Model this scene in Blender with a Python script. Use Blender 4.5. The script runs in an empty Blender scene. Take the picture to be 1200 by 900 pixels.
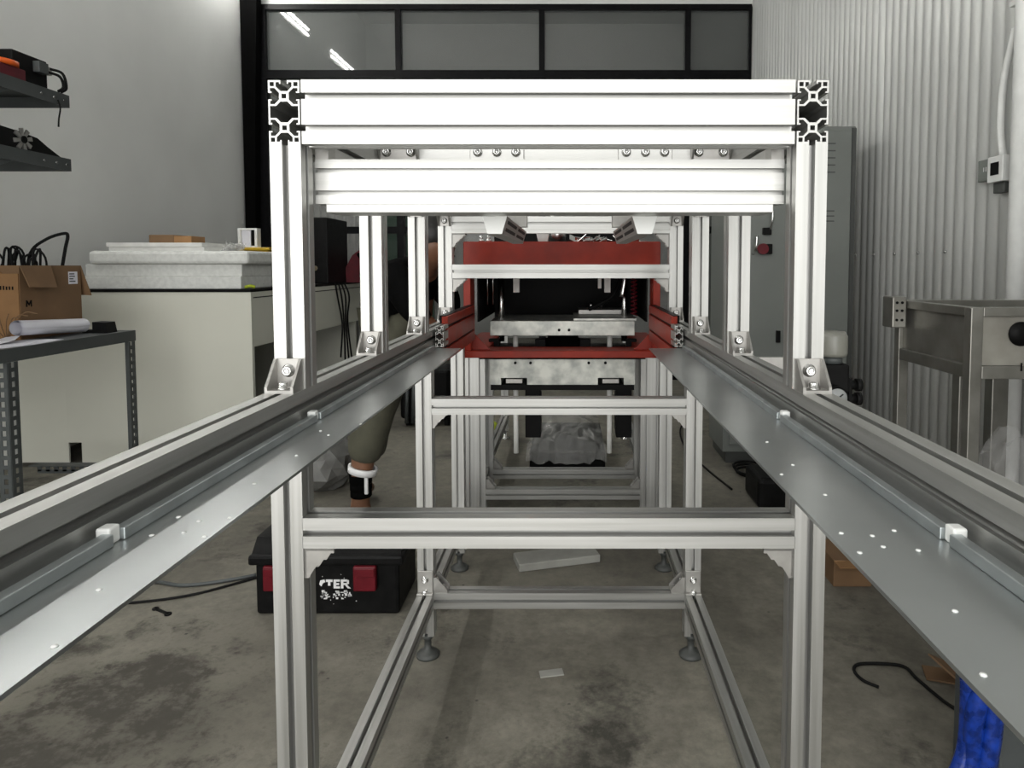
import bpy, bmesh, math, random
from mathutils import Vector, Matrix
from mathutils.geometry import tessellate_polygon
random.seed(7)
S = bpy.context.scene
COL = S.collection
V = Vector
# ------------------------------------------------------------------ camera
cam = bpy.data.cameras.new('camera'); camo = bpy.data.objects.new('camera', cam); COL.objects.link(camo)
camo.location = (.0275, 0, 1.0)
camo.rotation_euler = (math.radians(90) - math.atan(.055), 0, 0)
cam.sensor_width = 36; cam.lens = 24; cam.shift_x = -68/1200; cam.shift_y = -94/1200
cam.clip_start = .02
S.camera = camo
# ------------------------------------------------------------------ world, daylight through the open shop front, exposure
w = bpy.data.worlds.new('sky'); S.world = w; w.use_nodes = True
w.node_tree.nodes['Background'].inputs[0].default_value = (.80, .88, 1.0, 1)
w.node_tree.nodes['Background'].inputs[1].default_value = .55
S.view_settings.view_transform = 'Standard'; S.view_settings.look = 'None'
S.view_settings.gamma = 1; S.view_settings.use_curve_mapping = False
S.view_settings.exposure = 0.0
def area(name, loc, rot, sx, sy, power, color):
    l = bpy.data.lights.new(name, 'AREA'); l.shape = 'RECTANGLE'; l.size = sx; l.size_y = sy
    l.energy = power; l.color = color
    o = bpy.data.objects.new(name, l); COL.objects.link(o); o.location = loc; o.rotation_euler = rot
    return o
area('daylight_shop_front', (-.45, -1.66, 1.5), (math.radians(90), 0, 0), 3.2, 2.75, 118, (1, .985, .95))

# ------------------------------------------------------------------ materials
def lin(c):
    c /= 255.0
    return c/12.92 if c <= .04045 else ((c+.055)/1.055)**2.4
def rgb(r, g, b): return (lin(r), lin(g), lin(b), 1)
def mat(name, col, rough=.5, metal=0.0, var=.12, scale=14, stretch=(1,1,1), bump=0.0, col2=None, rvar=.08, spec=.5, alpha=1.0, detail=5, lo=.35, hi=.65, trans=0.0, coat=0):
    m = bpy.data.materials.new(name); m.use_nodes = True
    nt = m.node_tree; N = nt.nodes; L = nt.links
    b = N['Principled BSDF']
    b.inputs['Metallic'].default_value = metal; b.inputs['Roughness'].default_value = rough
    b.inputs['Specular IOR Level'].default_value = spec
    b.inputs['Alpha'].default_value = alpha
    b.inputs['Transmission Weight'].default_value = trans
    b.inputs['Coat Weight'].default_value = coat
    tc = N.new('ShaderNodeTexCoord'); mp = N.new('ShaderNodeMapping'); mp.inputs['Scale'].default_value = stretch
    L.new(tc.outputs['Object'], mp.inputs[0])
    n = N.new('ShaderNodeTexNoise'); n.inputs['Scale'].default_value = scale; n.inputs['Detail'].default_value = detail
    L.new(mp.outputs[0], n.inputs['Vector'])
    r = N.new('ShaderNodeValToRGB')
    c2 = col2 if col2 else tuple(max(0, x*(1-2*var)) for x in col[:3]) + (1,)
    r.color_ramp.elements[0].position = lo; r.color_ramp.elements[1].position = hi
    r.color_ramp.elements[0].color = c2; r.color_ramp.elements[1].color = col
    L.new(n.outputs['Fac'], r.inputs[0]); L.new(r.outputs[0], b.inputs['Base Color'])
    if rvar:
        mr = N.new('ShaderNodeMapRange'); mr.inputs['To Min'].default_value = max(.02, rough-rvar); mr.inputs['To Max'].default_value = min(1, rough+rvar)
        L.new(n.outputs['Fac'], mr.inputs['Value']); L.new(mr.outputs[0], b.inputs['Roughness'])
    if bump:
        bp = N.new('ShaderNodeBump'); bp.inputs['Strength'].default_value = bump; bp.inputs['Distance'].default_value = .004
        L.new(n.outputs['Fac'], bp.inputs['Height']); L.new(bp.outputs[0], b.inputs['Normal'])
    return m
M = {}
M['alu'] = mat('anodised_aluminium', (.57,.57,.55,1), .48, .92, .03, 30)
for ax_, st_ in (('x',(.02,1,1)),('y',(1,.02,1)),('z',(1,1,.02))):
    M['alu_'+ax_] = mat('drawn_aluminium_'+ax_, (.545,.545,.53,1), .44, .93, .1, 170, stretch=st_, col2=(.42,.42,.40,1), rvar=.09, detail=3, lo=.25, hi=.75)
M['alu_cut'] = mat('sawn_aluminium', (.9,.9,.9,1), .45, .6, .03, 60)
M['cast'] = mat('cast_aluminium', (.42,.41,.39,1), .45, .85, .06, 60)
M['steel'] = mat('bright_steel', (.78,.78,.77,1), .22, 1, .08, 40)
M['galv'] = mat('galvanised_sheet', (.47,.49,.49,1), .31, .92, .10, 7, col2=(.37,.39,.39,1), rvar=.04, detail=3, lo=.25, hi=.75)
M['zinc'] = mat('zinc_bar', (.55,.59,.60,1), .38, .9, .12, 20)
M['whiteplastic'] = mat('white_plastic', (.78,.79,.77,1), .4, 0, .04, 20)
M['red'] = mat('oxide_red_paint', rgb(158,46,28), .42, 0, .16, 11, bump=.55, spec=.3)
M['plate'] = mat('ground_steel_plate', (.62,.63,.58,1), .42, .55, .2, 22, col2=(.33,.34,.32,1), detail=8)
M['black'] = mat('black_steel', (.006,.006,.006,1), .5, 0, .2, 20, spec=.1)
M['blackpl'] = mat('black_plastic', (.008,.008,.008,1), .45, 0, .2, 30, spec=.1)
M['frameblk'] = mat('black_frame_paint', (.006,.006,.007,1), .4, 0, .2, 30, spec=.1)
M['rubber'] = mat('black_rubber', (.012,.012,.012,1), .6, 0, .2, 30, spec=.1)
M['wall'] = mat('white_plaster', (.79,.80,.78,1), .8, 0, .04, 1.3, bump=.05, spec=.2)
M['ceil'] = mat('ceiling_white', (.7,.7,.69,1), .85, 0, .04, 1.5, spec=.2)
M['corr'] = mat('corrugated_zinc', (.70,.71,.69,1), .45, .2, .07, 3, stretch=(1,1,.25))
M['glass'] = mat('tinted_glass', (.12,.128,.124,1), .03, 0, .02, 2, rvar=0, alpha=.6)
M['clearglass'] = mat('clear_glass', (.05,.055,.052,1), .03, 0, .02, 2, rvar=0, alpha=.25)
M['cab'] = mat('cabinet_grey', rgb(116,120,116), .45, 0, .04, 5)
M['cabdark'] = mat('cabinet_dark', rgb(70,72,70), .5, 0, .06, 5)
M['stain'] = mat('bench_stainless', (.30,.295,.27,1), .38, .8, .12, 9, col2=(.20,.195,.175,1))
M['stained'] = mat('bench_worn_panel', (.36,.35,.31,1), .45, .45, .2, 6, col2=(.22,.21,.185,1))
M['counter'] = mat('counter_laminate', rgb(212,212,200), .5, 0, .03, 2)
M['foam'] = mat('polystyrene_foam', (.74,.75,.72,1), .7, 0, .07, 45, bump=.35, detail=6)
M['board'] = mat('white_board', (.80,.80,.77,1), .6, 0, .05, 20)
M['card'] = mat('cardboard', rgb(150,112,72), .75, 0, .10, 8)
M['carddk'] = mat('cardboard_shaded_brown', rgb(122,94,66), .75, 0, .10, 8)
M['paper'] = mat('paper', (.74,.74,.80,1), .6, 0, .03, 8)
M['rack'] = mat('rack_grey_paint', rgb(74,78,78), .5, .1, .1, 12)
M['orange'] = mat('orange_plastic', rgb(222,96,30), .4, 0, .08, 20)
M['yellow'] = mat('yellow_plastic', rgb(196,160,32), .45, 0, .08, 20)
M['maroon'] = mat('maroon_cloth', rgb(92,24,34), .8, 0, .15, 30)
M['redpl'] = mat('red_plastic', rgb(100,16,28), .4, 0, .12, 30, spec=.3)
M['white'] = mat('white_paint', (.8,.8,.8,1), .5, 0, .05, 20)
M['blue'] = mat('blue_plastic_film', rgb(18,56,150), .28, 0, .3, 60, bump=.4)
M['film'] = mat('clear_plastic_film', (.7,.7,.68,1), .14, 0, .1, 40, bump=.6, alpha=.32)
M['bagfilm'] = mat('thin_clear_bag', (.55,.55,.54,1), .12, 0, .1, 40, bump=.6, alpha=.14)
M['greyfilm'] = mat('grey_plastic_sheet', (.17,.17,.16,1), .4, 0, .2, 12, bump=.3)
M['green'] = mat('green_board', rgb(70,110,88), .6, 0, .1, 4)
M['skin'] = mat('skin', rgb(122,86,64), .5, 0, .06, 20)
M['olive'] = mat('olive_cotton', rgb(80,79,65), .85, 0, .12, 18, bump=.3)
M['tee'] = mat('black_cotton', (.004,.004,.004,1), .9, 0, .15, 20, spec=.03)
M['hair'] = mat('black_hair', (.01,.009,.008,1), .5, 0, .2, 60)
M['tennis'] = mat('tennis_felt', rgb(170,185,50), .9, 0, .08, 60)
M['concblock'] = mat('grey_foam_plank', (.34,.34,.31,1), .8, 0, .1, 14)
M['dial'] = mat('dial_grey', (.30,.31,.31,1), .35, 0, .04, 30)
M['smoke'] = mat('pale_bowl', (.19,.19,.165,1), .35, 0, .05, 20)

def floor_mat():
    m = bpy.data.materials.new('dirty_concrete'); m.use_nodes = True
    nt = m.node_tree; N = nt.nodes; L = nt.links; b = N['Principled BSDF']
    tc = N.new('ShaderNodeTexCoord')
    def noise(s, d, ro=.55):
        n = N.new('ShaderNodeTexNoise'); n.inputs['Scale'].default_value = s; n.inputs['Detail'].default_value = d; n.inputs['Roughness'].default_value = ro
        L.new(tc.outputs['Object'], n.inputs['Vector']); return n
    def ramp(a, c0, p, c1, q):
        r = N.new('ShaderNodeValToRGB'); e = r.color_ramp.elements
        e[0].color = c0; e[0].position = p; e[1].color = c1; e[1].position = q
        L.new(a, r.inputs[0]); return r
    def mix(f, a, c, blend='MIX'):
        x = N.new('ShaderNodeMix'); x.data_type = 'RGBA'; x.blend_type = blend
        if isinstance(f, float): x.inputs[0].default_value = f
        else: L.new(f, x.inputs[0])
        L.new(a, x.inputs[6])
        if isinstance(c, tuple): x.inputs[7].default_value = c
        else: L.new(c, x.inputs[7])
        return x.outputs[2]
    base = ramp(noise(1.6, 8).outputs[0], (.125,.117,.095,1), .3, (.25,.237,.195,1), .7)
    fine = ramp(noise(18, 10, .78).outputs[0], (.45,.44,.42,1), .34, (1.1,1.1,1.1,1), .60)
    c = mix(.75, base.outputs[0], fine.outputs[0], 'MULTIPLY')
    # oily stains and spatter
    st = ramp(noise(2.3, 10, .72).outputs[0], (0,0,0,1), .56, (1,1,1,1), .66)
    c = mix(st.outputs[0], c, (.045,.042,.034,1))
    # one big spill towards the front left
    sub = N.new('ShaderNodeVectorMath'); sub.operation = 'DISTANCE'; L.new(tc.outputs['Object'], sub.inputs[0]); sub.inputs[1].default_value = (-.44, .02, .08)
    near = N.new('ShaderNodeMapRange'); near.inputs['From Min'].default_value = .15; near.inputs['From Max'].default_value = .75; near.inputs['To Min'].default_value = .17; near.inputs['To Max'].default_value = -.15
    L.new(sub.outputs['Value'], near.inputs['Value'])
    ns = noise(9, 12, .78); ad = N.new('ShaderNodeMath'); ad.operation = 'ADD'; L.new(ns.outputs[0], ad.inputs[0]); L.new(near.outputs[0], ad.inputs[1])
    sp2 = ramp(ad.outputs[0], (0,0,0,1), .56, (1,1,1,1), .70)
    c = mix(sp2.outputs[0], c, (.055,.050,.040,1))
    vo = N.new('ShaderNodeTexVoronoi'); vo.inputs['Scale'].default_value = 17; L.new(tc.outputs['Object'], vo.inputs['Vector'])
    sp = ramp(vo.outputs['Distance'], (1,1,1,1), .04, (0,0,0,1), .10)
    spn = ramp(noise(5, 3).outputs[0], (0,0,0,1), .52, (1,1,1,1), .58)
    sx = N.new('ShaderNodeMath'); sx.operation = 'MULTIPLY'; L.new(sp.outputs[0], sx.inputs[0]); L.new(spn.outputs[0], sx.inputs[1])
    c = mix(sx.outputs[0], c, (.03,.028,.024,1))
    L.new(c, b.inputs['Base Color'])
    rr = N.new('ShaderNodeMapRange'); rr.inputs['To Min'].default_value = .5; rr.inputs['To Max'].default_value = .85
    L.new(fine.outputs[0], rr.inputs['Value']); L.new(rr.outputs[0], b.inputs['Roughness'])
    bp = N.new('ShaderNodeBump'); bp.inputs['Strength'].default_value = .25; bp.inputs['Distance'].default_value = .004
    L.new(fine.outputs[0], bp.inputs['Height']); L.new(bp.outputs[0], b.inputs['Normal'])
    return m
M['floor'] = floor_mat()
def emit_mat(name, col, s):
    m = bpy.data.materials.new(name); m.use_nodes = True
    b = m.node_tree.nodes['Principled BSDF']; b.inputs['Emission Color'].default_value = col; b.inputs['Emission Strength'].default_value = s
    return m
M['tube'] = emit_mat('fluorescent_tube', (1,.985,.95,1), 58)

# ------------------------------------------------------------------ mesh helpers
class MB:
    def __init__(s): s.v = []; s.f = []; s.smooth = []
    def add(s, vs, fs, sm=False):
        k = len(s.v); s.v += [tuple(p) for p in vs]
        for f in fs: s.f.append([i+k for i in f]); s.smooth.append(sm)
        return s
    def box(s, x0, x1, y0, y1, z0, z1, mx=None):
        vs = [V((x,y,z)) for x in (x0,x1) for y in (y0,y1) for z in (z0,z1)]
        if mx: vs = [mx @ p for p in vs]
        return s.add(vs, [(0,1,3,2),(4,6,7,5),(0,4,5,1),(2,3,7,6),(0,2,6,4),(1,5,7,3)])
    def bbox(s, x0, x1, y0, y1, z0, z1, c=.003, mx=None):      # bevelled box
        bm = bmesh.new(); bmesh.ops.create_cube(bm, size=1)
        for p in bm.verts: p.co = V(((x0+x1)/2 + p.co.x*(x1-x0), (y0+y1)/2 + p.co.y*(y1-y0), (z0+z1)/2 + p.co.z*(z1-z0)))
        bmesh.ops.bevel(bm, geom=list(bm.edges), offset=c, segments=2, affect='EDGES', profile=.5)
        bm.verts.index_update()
        vs = [p.co.copy() for p in bm.verts]
        if mx: vs = [mx @ p for p in vs]
        s.add(vs, [[q.index for q in f.verts] for f in bm.faces]); bm.free(); return s
    def prism(s, poly, a0, a1, axis='y', mx=None):             # poly in the two other axes (order x,y,z without axis)
        def P(u, t, a): return V({'x': (a,u,t), 'y': (u,a,t), 'z': (u,t,a)}[axis])
        n = len(poly); vs = [P(u,t,a0) for u,t in poly] + [P(u,t,a1) for u,t in poly]
        if mx: vs = [mx @ p for p in vs]
        tri = tessellate_polygon([[V((u,t,0)) for u,t in poly]])
        fs = [tuple(t) for t in tri] + [tuple(i+n for i in reversed(t)) for t in tri] + [(i,(i+1)%n,(i+1)%n+n,i+n) for i in range(n)]
        return s.add(vs, fs)
    def cyl(s, p0, p1, r0, r1=None, n=16, cap=True):
        p0 = V(p0); p1 = V(p1); r1 = r0 if r1 is None else r1
        d = (p1-p0).normalized(); a = d.orthogonal().normalized(); b = d.cross(a)
        vs = []
        for p, r in ((p0,r0),(p1,r1)):
            for i in range(n):
                t = 2*math.pi*i/n; vs.append(p + a*(r*math.cos(t)) + b*(r*math.sin(t)))
        s.add(vs, [(i,(i+1)%n,(i+1)%n+n,i+n) for i in range(n)], True)
        if cap: s.add(vs, [tuple(range(n))[::-1], tuple(range(n,2*n))])
        return s
    def lathe(s, prof, c=(0,0,0), n=20, axis='z'):
        c = V(c); vs = []; m = len(prof)
        for i in range(n):
            t = 2*math.pi*i/n
            for r, h in prof:
                a, b = r*math.cos(t), r*math.sin(t)
                vs.append(c + V({'z': (a,b,h), 'y': (a,h,b), 'x': (h,a,b)}[axis]))
        fs = []
        for i in range(n):
            for j in range(m-1): fs.append((i*m+j, ((i+1)%n)*m+j, ((i+1)%n)*m+j+1, i*m+j+1))
        s.add(vs, fs, True)
        return s
    def tube(s, pts, r, n=8, sub=6):
        P = [V(p) for p in pts]
        if len(P) > 2:
            Q = [P[0]*2-P[1]] + P + [P[-1]*2-P[-2]]; R = []
            for i in range(1, len(Q)-2):
                for k in range(sub):
                    t = k/sub; a,b,c,d = Q[i-1],Q[i],Q[i+1],Q[i+2]
                    R.append(.5*((2*b)+(c-a)*t+(2*a-5*b+4*c-d)*t*t+(3*b-a-3*c+d)*t**3))
            R.append(P[-1]); P = R
        vs = []; nrm = None
        for i, p in enumerate(P):
            d = (P[min(i+1,len(P)-1)]-P[max(i-1,0)]).normalized()
            if nrm is None: nrm = d.orthogonal().normalized()
            nrm = (nrm - d*nrm.dot(d)).normalized(); b = d.cross(nrm)
            for k in range(n):
                t = 2*math.pi*k/n; vs.append(p + nrm*(r*math.cos(t)) + b*(r*math.sin(t)))
        fs = [(i*n+k, i*n+(k+1)%n, (i+1)*n+(k+1)%n, (i+1)*n+k) for i in range(len(P)-1) for k in range(n)]
        s.add(vs, fs, True)
        s.add(vs, [tuple(range(n))[::-1], tuple(range(len(vs)-n, len(vs)))]); return s
    def ball(s, c, r, n=14, m=10, sq=(1,1,1)):
        c = V(c); vs = []
        for j in range(m+1):
            ph = math.pi*j/m
            for i in range(n):
                t = 2*math.pi*i/n
                vs.append(c + V((r*sq[0]*math.sin(ph)*math.cos(t), r*sq[1]*math.sin(ph)*math.sin(t), r*sq[2]*math.cos(ph))))
        return s.add(vs, [(j*n+i, j*n+(i+1)%n, (j+1)*n+(i+1)%n, (j+1)*n+i) for j in range(m) for i in range(n)], True)
    def mesh(s, name, material):
        me = bpy.data.meshes.new(name); me.from_pydata(s.v, [], s.f)
        for p, sm in zip(me.polygons, s.smooth): p.use_smooth = sm
        bm = bmesh.new(); bm.from_mesh(me); bmesh.ops.remove_doubles(bm, verts=bm.verts, dist=1e-6)
        bmesh.ops.recalc_face_normals(bm, faces=bm.faces); bm.to_mesh(me); bm.free()
        me.materials.append(M[material]); return me
    def build(s, name, material, parent=None):                  # origin moved to the base centre of the mesh
        xs, ys, zs = zip(*s.v)
        o = V(((min(xs)+max(xs))/2, (min(ys)+max(ys))/2, min(zs)))
        s.v = [tuple(V(p)-o) for p in s.v]
        return link(name, s.mesh(name, material), o, parent)
BASE = {}                                                       # world position of each root / part
def link(name, me, loc, parent=None, rot=None):
    o = bpy.data.objects.new(name, me); COL.objects.link(o)
    loc = V(loc); BASE[o.name] = loc
    if parent is not None:
        o.parent = parent; o.location = loc - BASE[parent.name]
    else: o.location = loc
    if rot: o.rotation_euler = rot
    return o
def tag(o, label, cat, group=None):
    o['label'] = label; o['category'] = cat
    if group: o['group'] = group
    return o
def thing(name, label, cat, loc, group=None): return tag(link(name, None, loc), label, cat, group)
def struct(o): o['kind'] = 'structure'; return o

# ------------------------------------------------------------------ aluminium T slot profile
def section(w, h, holes=True):
    w2, h2 = w/2, h/2
    def side(half, slots, flip):
        pts = []
        for c in slots:
            up = [(half,4.1),(half-4.5,4.1),(half-4.5,5.8),(half-2.4,5.8),(half-2.4,10.2),(half-8,10.2),(half-13.8,4.4)]
            pts += [(a,c-b) for a,b in up] + [(a,c+b) for a,b in reversed(up)]
        return pts
    vs_ = [0] if h == 40 else [-20,20]
    us_ = [0] if w == 40 else [-20,20]
    R = side(w2, vs_, 0); T = side(h2, us_, 0)
    outer = [(w2,-h2)] + R + [(w2,h2)] + [(-c,d) for d,c in T] + [(-w2,h2)] + [(-a,-b) for a,b in R] + [(-w2,-h2)] + [(c,-d) for d,c in T]
    hs = []
    if holes:
        for sx in (-1,1):
            for sy in (-1,1):
                cx, cy = sx*(w2-4.9), sy*(h2-4.9)
                hs.append([(cx-2.7,cy-2.7),(cx+2.7,cy-2.7),(cx+2.7,cy+2.7),(cx-2.7,cy+2.7)])
        for cx in us_:
            for cy in vs_: hs.append([(cx-3,cy-3),(cx+3,cy-3),(cx+3,cy+3),(cx-3,cy+3)])
        if h == 80: hs.append([(18,7.6),(10,7.6),(4.4,13.2),(-4.4,13.2),(-10,7.6),(-18,7.6),(-18,-7.6),(-10,-7.6),(-4.4,-13.2),(4.4,-13.2),(10,-7.6),(18,-7.6)])
        if w == 80: hs.append([(7.6,18),(7.6,10),(13.2,4.4),(13.2,-4.4),(7.6,-10),(7.6,-18),(-7.6,-18),(-7.6,-10),(-13.2,-4.4),(-13.2,4.4),(-7.6,10),(-7.6,18)])
    return outer, hs
PC = {}
def profile(name, axis, cu, cv, a0, a1, w=40, h=40, parent=None, sx=1.0, sy=1.0):
    """section centred on (cu,cv) in the two cross axes, running a0..a1 along axis"""
    L = a1-a0; key = (axis, round(L,4), w, h, sx, sy)
    if key not in PC:
        outer, hs = section(w, h)
        loops = [outer]+hs; k = .001; vs = []; fs = []
        def P(u, t, a): return {'x': (a,u*k*sx,t*k*sy), 'y': (u*k*sx,a,t*k*sy), 'z': (u*k*sx,t*k*sy,a)}[axis]
        flat = [p for l in loops for p in l]; n = len(flat)
        for a in (0, L): vs += [P(u,t,a) for u,t in flat]
        i0 = 0
        for l in loops:
            m = len(l)
            fs += [(i0+i, i0+(i+1)%m, i0+(i+1)%m+n, i0+i+n) for i in range(m)]; i0 += m
        tri = tessellate_polygon([[V((u,t,0)) for u,t in l] for l in loops])
        fs += [tuple(t) for t in tri] + [tuple(j+n for j in reversed(t)) for t in tri]
        mb = MB(); mb.add(vs, fs); PC[key] = mb.mesh(name, 'alu_'+axis)
    loc = {'x': (a0,cu,cv), 'y': (cu,a0,cv), 'z': (cu,cv,a0)}[axis]
    return link(name, PC[key], loc, parent)

# bracket in local axes: corner at origin, flange up +z, flange out -y, width along x
def bracket_mesh(hz, dy, wx, stepped):
    mb = MB(); t = .004; w2 = wx/2
    mb.box(-w2, w2, -t, 0, 0, hz); mb.box(-w2, w2, -dy, 0, 0, t)
    if stepped:
        n = 6; poly = [(0,0),(-dy,0),(-dy,.007)]
        for i in range(n):
            y = -dy + .004 + (dy-.011)*i/n; z = .007 + (hz-.014)*(i)/n; z2 = .007 + (hz-.014)*(i+1)/n
            poly += [(y, z), (y+.003, z2)] if i % 2 == 0 else [(y+.001, z2)]
        poly += [(-.007,hz),(0,hz)]
    else: poly = [(0,0),(-dy,0),(-dy,.008),(-.008,hz),(0,hz)]
    for x in (-w2, w2-.0035): mb.prism(poly, x, x+.0035, 'x')
    return mb.mesh('corner_bracket', 'cast')
def plate_mesh(hz, dy, wx):
    mb = MB(); mb.bbox(-wx/2, wx/2, -.005, 0, 0, hz, .0008); mb.bbox(-wx/2-.001, wx/2+.001, -dy, -.0051, 0, .005, .0008)
    return mb.mesh('corner_bracket', 'cast')
def screw_mesh():
    mb = MB()                                                   # axis along -y, washer at y=0
    mb.lathe([(.0,0),(.0085,0),(.0085,-.0015),(.0065,-.0015),(.0065,-.0075),(.0058,-.0085),(.0034,-.0085),(.0034,-.004),(0,-.004)], n=14, axis='y')
    return mb.mesh('screw', 'steel')
SCREW = screw_mesh()
BR = {'base': (bracket_mesh(.040,.036,.036,False), .040, .036), 'step': (bracket_mesh(.040,.040,.036,True), .040, .040), 'tall': (plate_mesh(.060,.014,.038), .06, .014), 'wide': (bracket_mesh(.036,.036,.072,False), .036,.036)}
def bracket(kind, loc, x, z, parent):
    """x = world direction of the width, z = world direction of the first flange"""
    me, hz, dy = BR[kind]; x = V(x); z = V(z); y = z.cross(x)
    o = bpy.data.objects.new('corner_bracket', me); COL.objects.link(o)
    o.parent = parent; BASE[o.name] = V(loc)
    R = Matrix((x, y, z)).transposed().to_4x4()
    o.matrix_local = Matrix.Translation(V(loc)-BASE[parent.name]) @ R
    xs = (0,) if kind != 'wide' else (-.022, .022)
    for xx in xs:
        a = bpy.data.objects.new('screw', SCREW); COL.objects.link(a); a.parent = o; a.location = (xx,-.004,hz*.62)
        b = bpy.data.objects.new('screw', SCREW); COL.objects.link(b); b.parent = o
        b.matrix_local = Matrix.Translation((xx,-dy*.62,.004)) @ Matrix.Rotation(math.radians(-90),4,'X')
    return o
def screw(loc, parent, rot=None, sc=1):
    o = link('screw', SCREW, loc, parent, rot); o.scale = (sc,sc,sc); return o

# ================================================================== SETTING
XL, XR, YB, YF, ZC = -2.76, 1.60, 6.0, -1.7, 4.3
struct(MB().box(XL-.1, XR+.1, YF-5, 9.6, -.08, 0).build('floor', 'floor'))
struct(MB().box(XL-.1, XR+.1, YF, 9.6, ZC, ZC+.1).build('ceiling', 'ceil'))
struct(MB().box(XL-.1, XL, YF, 9.6, 0, ZC).build('wall_left', 'wall'))
wr = struct(MB().box(XR+.012, XR+.1, YF, 9.6, 0, ZC).build('wall_right', 'cab'))
# corrugated sheets, each lapping over its neighbour
pitch = .074
def sheet(y0, n, lift):
    mb = MB(); st = 8; vs = []; N = n*st+1
    for i in range(N):
        y = y0 + pitch*i/st; x = XR - lift + .008 - .017*abs(math.sin(math.pi*i/st))**.6
        vs += [(x,y,.02),(x,y,ZC-.02),(x+.0008,y,.02),(x+.0008,y,ZC-.02)]
    fs = []
    for i in range(N-1):
        a, b = i*4, i*4+4
        fs += [(a,b,b+1,a+1),(a+2,a+3,b+3,b+2),(a,a+2,b+2,b),(a+1,b+1,b+3,a+3)]
    fs += [(0,1,3,2), (N*4-4,N*4-2,N*4-1,N*4-3)]
    mb.add(vs, fs, True)
    return mb.build('corrugated_sheet', 'corr', wr)
yy = 5.995; k = 0
while yy > -.7:
    sheet(yy-12*pitch, 12, .0 if k % 2 else .0022); yy -= 11*pitch; k += 1
rv = MB()
for z in (1.06, 3.3):
    for i in range(0, 44, 3): rv.cyl((XR-.0155, 5.995-pitch*(i+.5), z), (XR-.0085, 5.995-pitch*(i+.5), z), .006, .008, 8)
o = rv.build('sheet_screws', 'steel', wr); o['kind'] = 'stuff'
# front wall around the open shop front, back wall above and beyond the glazing
fw = MB(); fw.box(XL, -2.1, YF-.12, YF, 0, ZC); fw.box(1.2, XR, YF-.12, YF, 0, ZC); fw.box(-2.1, 1.2, YF-.12, YF, 3.05, ZC)
struct(fw.build('wall_front', 'wall'))
struct(MB().box(XL, XR, YB, YB+.12, 3.235, ZC).build('wall_back', 'wall'))
struct(MB().box(XL-.1, XR+.1, 9.5, 9.6, 0, ZC).build('wall_far', 'wall'))
# glazed partition: transom lights and lower lights
w1 = struct(link('window_1', None, (-.5, YB, 2.66)))
mb = MB(); mb.box(XL+.02, XR-.015, YB-.03, YB+.05, 2.615, 2.685); mb.box(XL+.02, XR-.015, YB-.03, YB+.05, 3.195, 3.24)
mb.box(XL+.02, -2.585, YB-.03, YB+.05, 2.685, 3.195); mb.box(1.565, XR-.015, YB-.03, YB+.05, 2.685, 3.195)
mb.build('frame', 'frameblk', w1)
for x in (-1.45, -.215, 1.04): MB().box(x-.024, x+.024, YB-.028, YB+.048, 2.685, 3.195).build('mullion', 'frameblk', w1)
for a, b in ((-2.585,-1.474),(-1.426,-.239),(-.191,1.016),(1.064,1.565)): MB().box(a, b, YB+.004, YB+.012, 2.685, 3.195).build('glass_pane', 'glass', w1)
w2 = struct(link('window_2', None, (-.5, YB, 0)))
mb = MB(); mb.box(XL+.02, -2.585, YB-.03, YB+.05, 0, 2.614); mb.box(1.565, XR-.015, YB-.03, YB+.05, 0, 2.614); mb.box(-2.585, 1.565, YB-.03, YB+.05, 0, .07)
mb.build('frame', 'frameblk', w2)
xs = [-2.585, -1.45, -.215, 1.04, 1.565]
for x in xs[1:-1]: MB().box(x-.03, x+.03, YB-.03, YB+.05, .07, 2.614).build('mullion', 'frameblk', w2)
for a, b in zip(xs[:-1], xs[1:]):
    a += .03 if a > -2.5 else 0; b -= .03 if b < 1.5 else 0
    MB().box(a, b, YB-.02, YB+.04, 1.285, 1.345).build('transom_bar', 'frameblk', w2)
    MB().box(a, b, YB+.004, YB+.012, .07, 1.285).build('glass_pane', 'clearglass', w2)
    MB().box(a, b, YB+.004, YB+.012, 1.345, 2.614).build('glass_pane', 'clearglass', w2)
tag(MB().prism([(-2.745,0.9),(-2.70,0.9),(-2.66,1.3),(-2.64,2.2),(-2.60,3.4),(-2.59,4.2),(-2.745,4.2)], 5.86, 5.95).build('black_drape', 'tee'), 'long black cloth strip hanging where the left wall meets the glazed partition', 'drape')
# green boards and a pale curtain in the room behind the glass
for i, (a, b, z0, z1, lab) in enumerate(((-2.05,-1.35,1.3005,2.2,'upper dull green board seen through the glazing left of the machine'),(-2.05,-1.35,0.0005,1.30,'lower dull green board seen through the glazing left of the machine'))):
    tag(MB().bbox(a, b, 6.9, 6.94, z0, z1, .006).build('green_board', 'green'), lab, 'board')
mb = MB(); vs = []; n = 40
for i in range(n+1):
    x = -2.5 + .55*i/n; y = 6.5 + .02*math.sin(i*1.3)
    vs += [(x,y,.001),(x,y,2.3),(x,y+.006,.001),(x,y+.006,2.3)]
fs = []
for i in range(n):
    a, b = 4*i, 4*i+4; fs += [(a,b,b+1,a+1),(a+2,a+3,b+3,b+2),(a,a+2,b+2,b),(a+1,b+1,b+3,a+3)]
mb.add(vs, fs, True); tag(mb.build('curtain', 'board'), 'pale curtain in the room behind the glazed partition', 'curtain')

for i, x in enumerate((-1.6, .4)):  # unseen lamps added to brighten the room behind the glass
    t = thing('added_fill_lamp', 'added fill lamp under the ceiling of the room behind the glazing, ' + ('left one' if i == 0 else 'right one'), 'lamp', (x, 7.6, ZC-.06))
    MB().box(x-.6, x+.6, 7.55, 7.65, ZC-.05, ZC-.001).build('lamp_body', 'whiteplastic', t)
    MB().cyl((x-.58, 7.6, ZC-.07), (x+.58, 7.6, ZC-.07), .016, n=10).build('tube', 'tube', t)

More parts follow.
